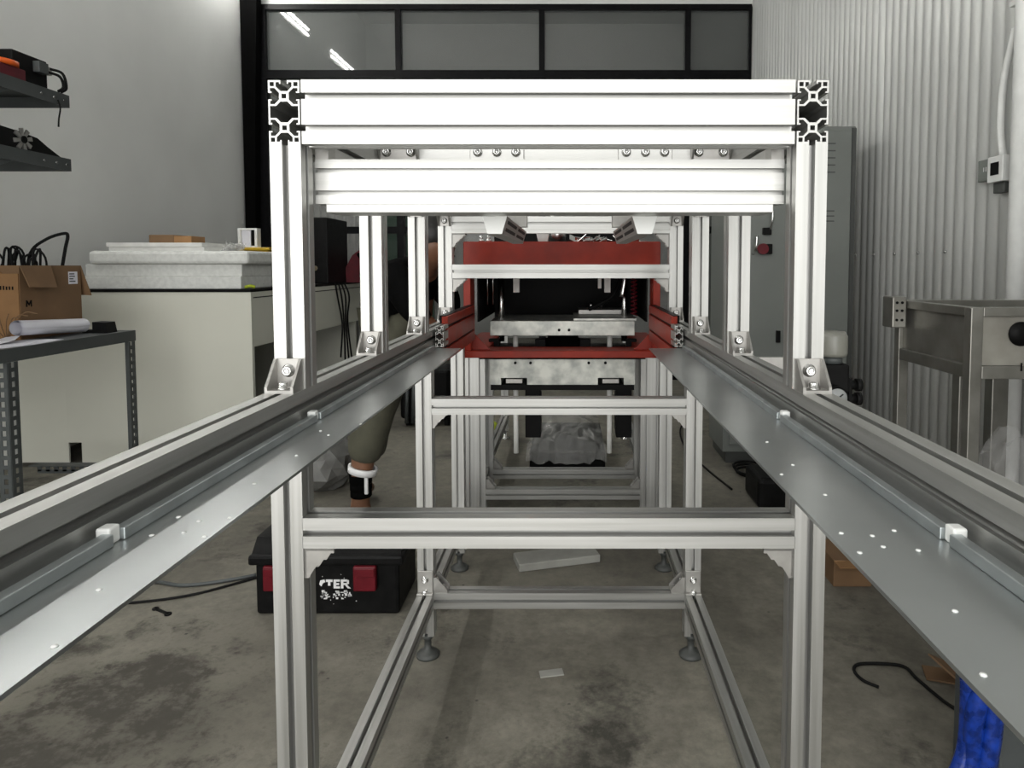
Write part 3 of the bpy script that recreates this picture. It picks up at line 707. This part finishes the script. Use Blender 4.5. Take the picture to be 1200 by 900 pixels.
for i in range(20):
    q = Matrix.Translation((random.uniform(-1.73,-1.68),random.uniform(3.45,3.6),CZ+.191+random.uniform(0,.03))) @ Matrix.Rotation(random.uniform(-1.2,1.2),4,'X') @ Matrix.Rotation(random.uniform(-1.2,1.2),4,'Y')
    m2.box(-.02,.02,-.02,.02,0,.0015,q)
o = tg(m2.build('crumpled_film', 'film'), 'crumpled clear film beside the thin white boards on the slabs', 'film')
t = thing('yellow_case', 'yellow plastic case standing on the counter behind the white slabs', 'case', (-1.8, 4.1, CZ))
MB().bbox(-1.99, -1.76, 4.06, 4.20, CZ, CZ+.205, .012).build('body', 'yellow', t)
MB().bbox(-1.995, -1.755, 4.055, 4.205, CZ+.2055, CZ+.225, .006).build('lid', 'yellow', t)
t = thing('switch_frame', 'white rectangular frame box with dark slot standing on the yellow case', 'frame', (-1.92, 4.13, CZ+.2252))
fr = MB(); zz = CZ+.2252
for a,b,c2,d2 in ((-1.93,-1.915,zz,zz+.115),(-1.83,-1.815,zz,zz+.115),(-1.915,-1.83,zz,zz+.01),(-1.915,-1.83,zz+.105,zz+.115)): fr.box(a-.03,b-.03,4.10,4.15,c2,d2)
fr.build('frame', 'whiteplastic', t); MB().box(-1.945,-1.892,4.12,4.14,zz+.01,zz+.105).build('panel', 'paper', t); MB().box(-1.888,-1.86,4.12,4.135,zz+.01,zz+.105).build('slot', 'black', t)
m2 = MB()
for i in range(14):
    x = random.uniform(-1.68,-1.57); y = random.uniform(3.6,4.0); m2.tube([(x,y,CZ+.004),(x+.03,y+.02,CZ+.02),(x+.06*random.random(),y-.03,CZ+.004)], .003, 5, 4)
tg(m2.build('wire_offcuts', 'zinc'), 'grey wire offcuts scattered at the counter edge', 'wire')
tg(MB().tube([(-1.60,3.42,CZ+.008),(-1.575,3.42,CZ+.014),(-1.555,3.43,CZ+.008)], .008).build('yellow_marker', 'tennis'), 'short yellow marker at the right end of the polystyrene slabs', 'marker')
tg(MB().prism([(-1.715,CZ),(-1.655,CZ),(-1.65,CZ+.06),(-1.715,CZ+.075)], 3.98, 4.03, 'y').build('white_packet', 'paper'), 'crumpled white packet on the counter right of the yellow case', 'packet')
t = thing('computer_tower', 'tall black computer tower on the counter seen between the first two left posts', 'computer', (-1.55, 4.55, CZ))
MB().bbox(-1.72, -1.548, 4.45, 4.85, CZ, CZ+.43, .006).build('case', 'blackpl', t)
MB().cyl((-1.63,4.4495,CZ+.10),(-1.63,4.443,CZ+.10),.017).build('power_button', 'steel', t)
t = thing('backpack', 'dark red rounded backpack on the counter beside the black computer tower', 'backpack', (-1.50, 4.95, CZ))
MB().prism([(-1.545,CZ),(-1.32,CZ),(-1.31,CZ+.15),(-1.36,CZ+.22),(-1.44,CZ+.235),(-1.50,CZ+.19),(-1.55,CZ+.10)], 4.80, 5.02, 'y').build('body', 'maroon', t)
MB().tube([(-1.46,4.80,CZ+.20),(-1.42,4.78,CZ+.14),(-1.44,4.79,CZ+.04)], .012).build('strap', 'tee', t)
for i in range(4):
    tg(MB().tube([(CX+.004,4.55+.06*i,CZ-.002),(CX+.018+.006*i,4.55+.06*i,CZ-.10),(CX+.028-.004*i,4.60+.05*i,CZ-.28),(CX+.024+.01*i,4.57+.06*i,CZ-.5-.05*i)], .006).build('hanging_cable', 'rubber'), ('nearest','second','third','farthest')[i] + ' of four black cables hanging down over the right side of the counter', 'cable', 'cables hanging off the counter')

# ================================================================== RIGHT: cabinet, bench, regulator, wiring
t = thing('electrical_cabinet', 'tall grey electrical cabinet against the corrugated wall', 'cabinet', (1.18, 3.55, 0))
MB().bbox(.80, 1.44, 3.412, 3.75, .06, 1.69, .004).build('body', 'cab', t)
MB().box(.82, 1.42, 3.43, 3.74, 0, .0595).build('plinth', 'cabdark', t)
d = MB().bbox(.83, 1.415, 3.398, 3.4115, .10, 1.665, .003).build('door', 'cab', t)
MB().box(1.418, 1.4395, 3.404, 3.4115, .08, 1.68).build('hinge_strip', 'cabdark', t)
for z in (1.60,1.565,1.53,1.495,1.46,1.27,1.245,1.22): MB().box(1.27, 1.335, 3.3965, 3.3979, z, z+.006).build('vent_slot', 'cabdark', d)
MB().bbox(.98, 1.02, 3.372, 3.3979, 1.155, 1.19, .003).build('handle_base', 'blackpl', d)
MB().tube([(1.012,3.37,1.18),(1.016,3.355,1.22),(1.018,3.352,1.27)], .006).build('lock_lever', 'steel', d)
MB().tube([(.935,3.395,1.06),(.94,3.36,1.09),(.945,3.36,1.15)], .006).build('side_lever', 'steel', d)
mb = MB().cyl((.975,3.3979,1.085),(.975,3.37,1.085),.018); mb.cyl((.975,3.37,1.085),(.975,3.355,1.085),.027); mb.build('stop_button', 'redpl', d)
MB().bbox(.995, 1.025, 3.37, 3.3979, 1.06, 1.11, .003).build('switch_block', 'blackpl', d)
MB().bbox(1.055, 1.075, 3.38, 3.3979, .62, .68, .003).build('latch', 'blackpl', d)
MB().box(.93, 1.09, 3.3965, 3.3979, .46, .505).build('nameplate', 'black', d)

Bn = thing('steel_bench', 'worn stainless steel bench with boxed sides against the corrugated wall', 'bench', (1.28, 1.85, 0))
bz, bx0, bx1, by0, by1 = .90, 1.0, 1.555, 1.65, 2.04; tw = .030
for x, y in ((bx0,by0),(bx0,by1-tw),(bx1-tw,by0),(bx1-tw,by1-tw)): MB().bbox(x, x+tw, y, y+tw, 0, bz, .002).build('leg', 'stain', Bn)
def bar(a,b,c2,d2,e,f): MB().bbox(a,b,c2,d2,e,f,.0015).build('bar', 'stain', Bn)
for z0_, z1_ in ((bz-.022,bz),(.725,.757)):
    bar(bx0+.001,bx0+tw-.002,by0+tw+.0005,by1-tw-.0005,z0_,z1_); bar(bx0+tw+.0005,bx1-tw-.0005,by0+.001,by0+tw-.002,z0_,z1_)
    bar(bx1-tw+.002,bx1-.001,by0+tw+.0005,by1-tw-.0005,z0_,z1_); bar(bx0+tw+.0005,bx1-tw-.0005,by1-tw+.002,by1-.001,z0_,z1_)
MB().box(bx0+tw+.001,bx1-tw-.001,by0+.012,by0+.014,.758,bz-.0225).build('front_panel', 'stained', Bn)
MB().box(bx0+.012,bx0+.014,by0+tw+.001,by1-tw-.001,.758,bz-.0225).build('side_panel', 'stain', Bn)
MB().box(bx0+tw,bx1-tw,by0+tw,by1-tw,.742,.746).build('basin_floor', 'stain', Bn)
MB().box(bx0+tw+.001,bx1-tw-.001,by1-.014,by1-.012,.758,bz-.0225).build('rear_panel', 'stained', Bn)
mb = MB(); mb.lathe([(0,0),(.030,0),(.030,-.004),(0,-.004)], (1.128,by0+.0115,.835), 22, 'y'); mb.build('dark_opening', 'black', Bn)
MB().box(1.124,1.128,by0-.0005,by0+.0008,.745,.765).build('mark', 'black', Bn)
b_ = MB().bbox(.958,.9985,by1-.075,by1-.01,.822,.912,.003).build('socket_box', 'stain', Bn)
m2 = MB()
for z in (.845,.872,.895):
    for x in (.970,.985): m2.cyl((x,by1-.0755,z),(x,by1-.0775,z),.004,n=8)
m2.build('socket_holes', 'black', b_)
for x in (1.20, 1.30): 
    MB().bbox(x,x+.05,by1+.0,by1+.04,0,.74,.003).build('rear_upright', 'stain', Bn)
tg(MB().bbox(1.05,1.5,1.70,2.0,0,.10,.01).build('dark_crate', 'blackpl'), 'low black crate on the floor under the steel bench', 'crate')
def crumple(c, r, n, name, m_, lab, cat, sq=(1,1,1), amp=.3, seed=1):
    random.seed(seed); bm = bmesh.new(); bmesh.ops.create_icosphere(bm, subdivisions=3, radius=1)
    from mathutils import noise
    mb = MB(); vs = []
    for v in bm.verts:
        f = 1 + amp*noise.noise(v.co*2.3+V((seed,0,0))) + amp*.6*noise.noise(v.co*6+V((0,seed,0)))
        p = V((v.co.x*sq[0],v.co.y*sq[1],v.co.z*sq[2]))*r*f + V(c); p.z = max(p.z, .001 if c[2] < .5 else -9); vs.append(p)
    bm.verts.index_update(); mb.add(vs, [[q.index for q in f.verts] for f in bm.faces], False); bm.free()
    return tg(mb.build(name, m_), lab, cat)
crumple((1.20,1.80,.42), .11, 0, 'plastic_bag', 'bagfilm', 'crumpled clear plastic bag on the box under the steel bench', 'bag', (.75,.5,1.3), .35, 3)
tg(MB().bbox(1.1,1.35,1.72,1.92,.1005,.235,.005).build('pale_carton', 'carddk'), 'brown carton on the black crate under the steel bench', 'box')
# pneumatic regulator
t = thing('air_regulator', 'black compressed air filter regulator with round gauge beside the right rail', 'regulator', (.54, 1.3, .70))
MB().bbox(.360, .53, 1.345, 1.353, .78, .82, .001).build('mounting_bracket', 'cast', t)
MB().bbox(.505, .565, 1.30, 1.3445, .755, .812, .005).build('body', 'blackpl', t)
MB().lathe([(0,.826),(.026,.826),(.0275,.832),(.0275,.865),(.022,.874),(0,.874)], (.538,1.32,0), 22).build('bowl', 'smoke', t)
MB().lathe([(0,.8125),(.018,.8125),(.018,.8255),(0,.8255)], (.538,1.32,0), 16).build('collar', 'rack', t)
g = MB().lathe([(0,1.272),(.0215,1.272),(.0215,1.2995),(0,1.2995)], (.530,0,.752), 24, 'y').build('gauge_body', 'blackpl', t)
MB().lathe([(0,1.2705),(.0185,1.2705),(.0185,1.2719),(0,1.2719)], (.530,0,.752), 24, 'y').build('dial', 'dial', g)
MB().box(-.001,.001,1.269,1.2704,-.002,.013, Matrix.Translation((.530,0,.752)) @ Matrix.Rotation(.9,4,'Y')).build('needle', 'black', g)
for z in (.770, .743):
    mb = MB().cyl((.5655,1.315,z),(.582,1.315,z),.009); mb.cyl((.582,1.315,z),(.592,1.315,z),.0125); mb.build('push_fitting', 'blackpl', t)
MB().bbox(.5655,.572,1.305,1.335,.735,.785,.001).build('manifold', 'blackpl', t)
MB().lathe([(0,.705),(.012,.705),(.016,.73),(.016,.754),(0,.754)], (.548,1.325,0), 16).build('drain_bowl', 'blackpl', t)
# wiring on the wall
wx = XR-.012
t = thing('junction_box', 'pale square socket box with dark switch on the corrugated wall', 'socket', (wx, 2.48, 1.30))
MB().bbox(wx-.022, wx, 2.505, 2.60, 1.315, 1.395, .003).build('socket_plate', 'cab', t)
m2 = MB()
for y in (2.545,2.56): m2.box(wx-.0232,wx-.0221,y,y+.004,1.350,1.366)
m2.build('socket_slots', 'white', t)
MB().bbox(wx-.045, wx, 2.415, 2.503, 1.30, 1.392, .003).build('switch_box', 'whiteplastic', t)
MB().bbox(wx-.0475, wx-.0451, 2.435, 2.482, 1.325, 1.37, .001).build('switch_window', 'black', t)
MB().bbox(wx-.03, wx, 2.425, 2.49, 1.262, 1.2995, .003).build('terminal', 'cabdark', t)
tg(MB().tube([(wx-.02,2.455,1.392),(wx-.022,2.47,1.50),(wx-.022,2.46,1.66),(wx-.02,2.41,1.82),(wx-.016,2.395,1.95),(wx-.016,2.39,4.2)], .0125).build('flexible_conduit', 'whiteplastic'), 'pale flexible conduit rising from the socket box on the corrugated wall', 'conduit')
tg(MB().cyl((wx-.03,2.345,.02),(wx-.03,2.345,4.28),.03, n=20).build('vertical_pipe', 'whiteplastic'), 'thick pale vertical pipe at the right frame edge on the corrugated wall', 'pipe')
tg(MB().bbox(wx-.04,wx,2.372,2.418,1.893,1.912,.002).build('pipe_clip', 'whiteplastic'), 'small white clip holding the conduit to the corrugated wall', 'clip')
# fluorescent lamps high on the left wall
for i, (a, b, lab) in enumerate(((4.8,5.82,'twin tube fluorescent lamp high on the left wall nearest the glazing'),(3.0,4.15,'twin tube fluorescent lamp high on the left wall, second from the glazing'),(1.2,2.35,'twin tube fluorescent lamp high on the left wall, third from the glazing'),(-.6,.55,'twin tube fluorescent lamp high on the left wall, farthest from the glazing'))):
    t = thing('fluorescent_lamp', lab, 'lamp', (XL+.03, (a+b)/2, 3.4))
    MB().box(XL+.002, XL+.065, a, b, 3.36, 3.46).build('lamp_body', 'whiteplastic', t)
    for z in (3.38, 3.44): MB().cyl((XL+.085,a+.02,z),(XL+.085,b-.02,z),.014,n=10).build('tube', 'tube', t)

# ================================================================== FLOOR CLUTTER
def floor_tube(name, pts, r, m_, lab, cat): tg(MB().tube([(x,y,r) for x,y in pts], r).build(name, m_), lab, cat)
floor_tube('hooked_cable', [(.759,1.566),(.735,1.59),(.727,1.624),(.738,1.65),(.765,1.662),(.827,1.66),(.862,1.645),(.868,1.59),(.90,1.48),(.985,1.43)], .004, 'rubber', 'thin dark cable bent into a hook on the floor at right', 'cable')
floor_tube('floor_hose', [(-1.40,2.085),(-1.283,2.102),(-1.189,2.079),(-1.115,2.091),(-1.03,2.125),(-.985,2.15)], .006, 'rack', 'grey hose on the floor running to the toolbox', 'hose')
floor_tube('floor_cable', [(-1.36,1.955),(-1.279,1.971),(-1.19,1.992),(-1.108,2.029),(-1.03,2.09),(-.96,2.15)], .004, 'rubber', 'thin dark cable on the floor nearer than the grey hose', 'cable')
mb = MB(); mb.box(-.025,.025,-.004,.004,0,.004,Matrix.Translation((-1.155,1.925,.0005)) @ Matrix.Rotation(-.5,4,'Z')); mb.lathe([(.004,0),(.010,0),(.010,.004),(.004,.004),(.004,0)],(-1.128,1.910,.0005),12); mb.lathe([(.004,0),(.009,0),(.009,.004),(.004,.004),(.004,0)],(-1.182,1.940,.0005),12)
tg(mb.build('spanner', 'black'), 'small dark spanner on the floor left of the toolbox', 'spanner')
pts = [(.90+.065*math.cos(a)*(1+.02*a), 3.23+.085*math.sin(a)*(1+.02*a)) for a in [i*.45 for i in range(36)]]
tg(MB().tube([(x,y,.008+.0008*i) for i,(x,y) in enumerate(pts)], .006, 8, 3).build('cable_coil', 'rubber'), 'loose loop of black cable on the floor right of the machine', 'cable')
floor_tube('trailing_cable', [(.75,3.0),(.70,3.3),(.66,3.7),(.72,4.2),(.9,4.5)], .005, 'rubber', 'thin cable trailing across the floor right of the far posts', 'cable')
tg(MB().box(-.03,.028,-.012,.014,0,.003,Matrix.Translation((-.017,1.624,.0005)) @ Matrix.Rotation(.2,4,'Z')).build('paper_scrap', 'concblock'), 'small pale scrap on the floor below the middle of the frame', 'scrap')
tg(MB().bbox(-.14,.14,-.05,.05,0,.026,.003,Matrix.Translation((-.018,2.266,.0005)) @ Matrix.Rotation(.28,4,'Z')).build('floor_plank', 'concblock'), 'pale plank lying on the floor beyond the bottom cross beam', 'plank')
m2 = MB(); m2.box(-.06,.06,-.045,.045,0,.004,Matrix.Translation((.945,1.575,.03)) @ Matrix.Rotation(.6,4,'Y') @ Matrix.Rotation(.5,4,'Z')); m2.box(-.05,.05,-.03,.03,0,.004,Matrix.Translation((.945,1.61,.002)) @ Matrix.Rotation(-.3,4,'Z'))
tg(m2.build('cardboard_scrap', 'carddk'), 'torn cardboard scrap on the floor by the hooked cable', 'cardboard')
t = thing('brown_carton', 'brown carton on the floor behind the right front post', 'box', (.91,2.15,0))
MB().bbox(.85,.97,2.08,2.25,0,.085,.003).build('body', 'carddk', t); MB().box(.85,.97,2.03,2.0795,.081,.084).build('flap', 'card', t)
# blue film and the leg it hangs by
m2 = MB()
random.seed(5)
for k in range(4):
    x = .672+.014*k; pts = [(x+random.uniform(-.02,.02), 1.06+.02*random.random(), z) for z in (.36,.28,.20,.12,.05)]
    m2.tube([(p[0]-.03*(.36-p[2]),p[1],p[2]) for p in pts], .016, 7, 4)
tg(m2.build('blue_film', 'blue'), 'bunched bright blue plastic film hanging below the right shelf', 'film')
t = thing('grey_stand', 'dark grey metal trestle behind the blue film at the lower right', 'stand', (.95,1.2,0))
MB().bbox(.76,.90,1.12,1.26,0,.38,.004).build('column', 'rack', t); MB().bbox(.68,1.0,1.11,1.30,.381,.40,.004).build('top', 'rack', t)
# below the press
t = thing('covered_pump', 'black pump block under the press wrapped in clear film', 'pump', (.02,3.6,0))
MB().bbox(-.17,.20,3.28,3.9,.0,.10,.01).build('base', 'black', t)
crumple_o = MB(); n1, n2 = 14, 16; vs = []
random.seed(3)
for i in range(n1+1):
    for j in range(n2+1):
        u, v_ = i/n1, j/n2
        x = -.17+.36*u + (.03*(u-.5))*(1-v_); y = 3.22+.75*v_
        z = .115+.11*math.sin(math.pi*u)*(.5+.5*v_) + random.uniform(-.02,.02)
        if v_ == 0: z = .05+.03*random.random()
        vs.append((x,y,z))
crumple_o.add(vs, [(i*(n2+1)+j,(i+1)*(n2+1)+j,(i+1)*(n2+1)+j+1,i*(n2+1)+j+1) for i in range(n1) for j in range(n2)], False)
crumple_o.build('wrapping_film', 'film', t)
tg(MB().ball((-.435,4.0,.042), .042).build('tennis_ball', 'tennis'), 'yellow green ball on the floor left of the stand rail', 'ball')
t = thing('folded_trolley', 'black folded trolley with grey tubes on the floor at left beyond the second post', 'trolley', (-1.0,4.3,0))
MB().bbox(-1.03,-.72,4.2,4.5,.05,.36,.02).build('body', 'black', t)
for x in (-.985,-.945): MB().cyl((x,4.18,.03),(x+.01,4.18,.30),.012,n=10).build('tube', 'rack', t)
for x in (-1.0,-.76): MB().cyl((x,4.25,.03),(x+.03,4.25,.03),.03).build('wheel', 'rubber', t)
MB().tube([(-.97,4.18,.30),(-.90,4.17,.37),(-.82,4.17,.34)], .01).build('handle', 'rack', t)
crumple((-1.10,3.05,.12), .17, 0, 'grey_sack', 'greyfilm', 'crumpled pale grey plastic sack on the floor behind the person\'s leg', 'sack', (.9,.9,.9), .25, 9)
tg(MB().bbox(.80,1.02,2.75,2.98,0,.13,.02).build('black_case', 'blackpl'), 'black case on the floor below the right shelf, before the cabinet', 'case')

# ================================================================== PERSON (bent over beside the press)
def skin(nodes, edges, root, sub=2):
    """nodes: name -> (xyz, radius); grows one continuous surface and returns its evaluated mesh"""
    names = list(nodes); idx = {n: i for i, n in enumerate(names)}
    me = bpy.data.meshes.new('tmp'); me.from_pydata([nodes[n][0] for n in names], [(idx[a],idx[b]) for a,b in edges], [])
    ob = bpy.data.objects.new('tmp', me); COL.objects.link(ob)
    ob.modifiers.new('s', 'SKIN'); sv = me.skin_vertices[0].data
    for n in names:
        r = nodes[n][1]; sv[idx[n]].radius = r if isinstance(r, tuple) else (r, r); sv[idx[n]].use_root = (n == root)
    m_ = ob.modifiers.new('u', 'SUBSURF'); m_.levels = sub; m_.render_levels = sub
    dg = bpy.context.evaluated_depsgraph_get(); dg.update()
    out = bpy.data.meshes.new_from_object(ob.evaluated_get(dg)); out.name = 'figure'
    bpy.data.objects.remove(ob); 
    for p in out.polygons: p.use_smooth = True
    return out
P = thing('person', 'person in black shirt and olive trousers bending over beside the press', 'person', (-.72, 2.6, 0))
PB = BASE[P.name]
nd = {'pelvis': ((-.66,2.74,.80),.10), 'waist': ((-.63,2.69,.875),.095), 'chest': ((-.585,2.63,.945),.11), 'neckb': ((-.53,2.59,.995),.058), 'neck': ((-.512,2.575,1.02),.05),
      'head1': ((-.492,2.56,1.045),.075), 'head2': ((-.475,2.55,1.085),.088), 'head3': ((-.468,2.545,1.125),.07)}
ed = [('pelvis','waist'),('waist','chest'),('chest','neckb'),('neckb','neck'),('neck','head1'),('head1','head2'),('head2','head3')]
for tagn, sh, el, wr_, hip, kn, an, toe in (
     ('a', (-.60,2.48,.955), (-.52,2.40,.84), (-.47,2.46,.775), (-.665,2.65,.77), (-.69,2.45,.46), (-.742,2.45,.09), (-.62,2.43,.035)),
     ('b', (-.54,2.75,.97), (-.48,2.88,.86), (-.46,2.80,.775), (-.68,2.84,.77), (-.745,2.80,.46), (-.845,2.80,.09), (-.85,2.93,.035))):
    nd.update({'sh'+tagn: (sh,.055), 'el'+tagn: (el,.038), 'wr'+tagn: (wr_,(.028,.024)), 'hip'+tagn: (hip,.088), 'kn'+tagn: (kn,.055), 'cf'+tagn: (tuple((V(kn)*.62+V(an)*.38)+V((-.015,0,0))),.046), 'an'+tagn: (an,.029), 'he'+tagn: ((an[0]-.02,an[1],.035),.032), 'to'+tagn: (toe,(.036,.026))})
    ed += [('chest','sh'+tagn),('sh'+tagn,'el'+tagn),('el'+tagn,'wr'+tagn),('pelvis','hip'+tagn),('hip'+tagn,'kn'+tagn),('kn'+tagn,'cf'+tagn),('cf'+tagn,'an'+tagn),('an'+tagn,'he'+tagn),('an'+tagn,'to'+tagn)]
    w_ = V(wr_); d_ = (w_-V(el)); d_.normalize(); side = V((0,0,1)).cross(d_).normalized(); up = d_.cross(side)
    nd['pm'+tagn] = (tuple(w_+d_*.05), (.034,.018)); ed.append(('wr'+tagn,'pm'+tagn))
    for j, (off, ln) in enumerate(((-.030,.060),(-.010,.074),(.010,.070),(.030,.055))):
        b0 = w_+d_*.085+side*off; b1 = b0+d_*ln*.5-up*.008; b2 = b1+d_*ln*.4-up*.02
        for q, p_ in enumerate((b0,b1,b2)): nd[f'f{tagn}{j}{q}'] = (tuple(p_), .0095-.0012*q)
        ed += [('pm'+tagn, f'f{tagn}{j}0'),(f'f{tagn}{j}0',f'f{tagn}{j}1'),(f'f{tagn}{j}1',f'f{tagn}{j}2')]
    q0 = w_+d_*.03-side*.036; q1 = q0+d_*.03-side*.022; q2 = q1+d_*.03-side*.004-up*.008
    for q, p_ in enumerate((q0,q1,q2)): nd[f't{tagn}{q}'] = (tuple(p_), .011-.001*q)
    ed += [('wr'+tagn,f't{tagn}0'),(f't{tagn}0',f't{tagn}1'),(f't{tagn}1',f't{tagn}2')]
nd = {k_: (tuple(V(p_)-PB), r_) for k_, (p_, r_) in nd.items()}
bm_ = skin(nd, ed, 'pelvis'); bm_.materials.append(M['skin']); link('body', bm_, PB, P)
face = V((-.398,2.505,1.085))
fm = MB(); fd = V((.8,-.6,0)).normalized(); sd = V((.6,.8,0))
hc = V((-.475,2.55,1.085))
fm.ball(hc+fd*.088+V((0,0,-.012)), .014, 8, 6, (1,1,1.5)); 
for s in (-1,1): fm.ball(hc+sd*s*.087, .02, 8, 6, (.6,.6,1.3))
fm.build('nose_and_ears', 'skin', P)
ey = MB()
for s in (-1,1): ey.ball(hc+fd*.082+sd*s*.032+V((0,0,.008)), .010, 8, 6)
ey.box(-.02,.02,-.003,.003,-.003,.003, Matrix.Translation(hc+fd*.082+V((0,0,-.048))) @ Matrix.Rotation(math.atan2(sd.y,sd.x),4,'Z'))
ey.build('eyes_and_mouth', 'black', P)
hr = MB().ball(hc+V((-.012,.01,.030)), .094, 16, 10, (1,1,.85)); hr.build('hair', 'hair', P)
def cloth(nodes, edges, root, name, m_):
    nn = {k_: (tuple(V(p_)-PB), r_) for k_, (p_, r_) in nodes.items()}
    me = skin(nn, edges, root); me.materials.append(M[m_]); link(name, me, PB, P)
cloth({'a': ((-.665,2.73,.79),.115), 'b': ((-.63,2.69,.875),.122), 'c': ((-.585,2.63,.95),.135), 'd': ((-.535,2.595,.992),.07), 'sa': ((-.60,2.48,.955),.072), 'ea': ((-.52,2.40,.84),.052), 'wa': ((-.482,2.447,.79),.036), 'sb': ((-.54,2.75,.97),.072), 'eb': ((-.48,2.88,.86),.052), 'wb': ((-.464,2.815,.79),.036)},
      [('a','b'),('b','c'),('c','d'),('c','sa'),('sa','ea'),('ea','wa'),('c','sb'),('sb','eb'),('eb','wb')], 'a', 'shirt', 'tee')
cloth({'p': ((-.66,2.74,.775),.118), 'ha': ((-.665,2.65,.74),.095), 'ta': ((-.68,2.555,.61),.098), 'ka': ((-.69,2.46,.47),.084), 'ma': ((-.712,2.45,.36),.074), 'ca': ((-.722,2.45,.278),.060), 'hb': ((-.68,2.84,.74),.095), 'tb': ((-.71,2.825,.61),.098), 'kb': ((-.745,2.80,.47),.084), 'mb': ((-.78,2.80,.36),.07), 'cb': ((-.80,2.80,.20),.06)},
      [('p','ha'),('ha','ta'),('ta','ka'),('ka','ma'),('ma','ca'),('p','hb'),('hb','tb'),('tb','kb'),('kb','mb'),('mb','cb')], 'p', 'trousers', 'olive')
bd = MB().lathe([(.034,0),(.038,.004),(.038,.022),(.036,.025),(.039,.028),(.039,.048),(.037,.051),(.040,.054),(.041,.085)], (-.735,2.45,.160), 20); b_ = bd.build('ankle_band', 'tee', P)
MB().add([tuple(Matrix.Translation((-.728,2.45,.259)) @ Matrix.Rotation(.22,4,'Y') @ V((r_*math.cos(a*math.pi/12),r_*math.sin(a*math.pi/12),h_))) for a in range(24) for r_,h_ in ((.042,-.012),(.052,-.010),(.054,.012),(.044,.014))], [(a*4+k_,((a+1)%24)*4+k_,((a+1)%24)*4+(k_+1)%4,a*4+(k_+1)%4) for a in range(24) for k_ in range(4)], True).build('white_band_edge', 'white', b_)
MB().bbox(-.712,-.699,2.412,2.424,.180,.245,.003).build('white_stripe', 'white', b_)
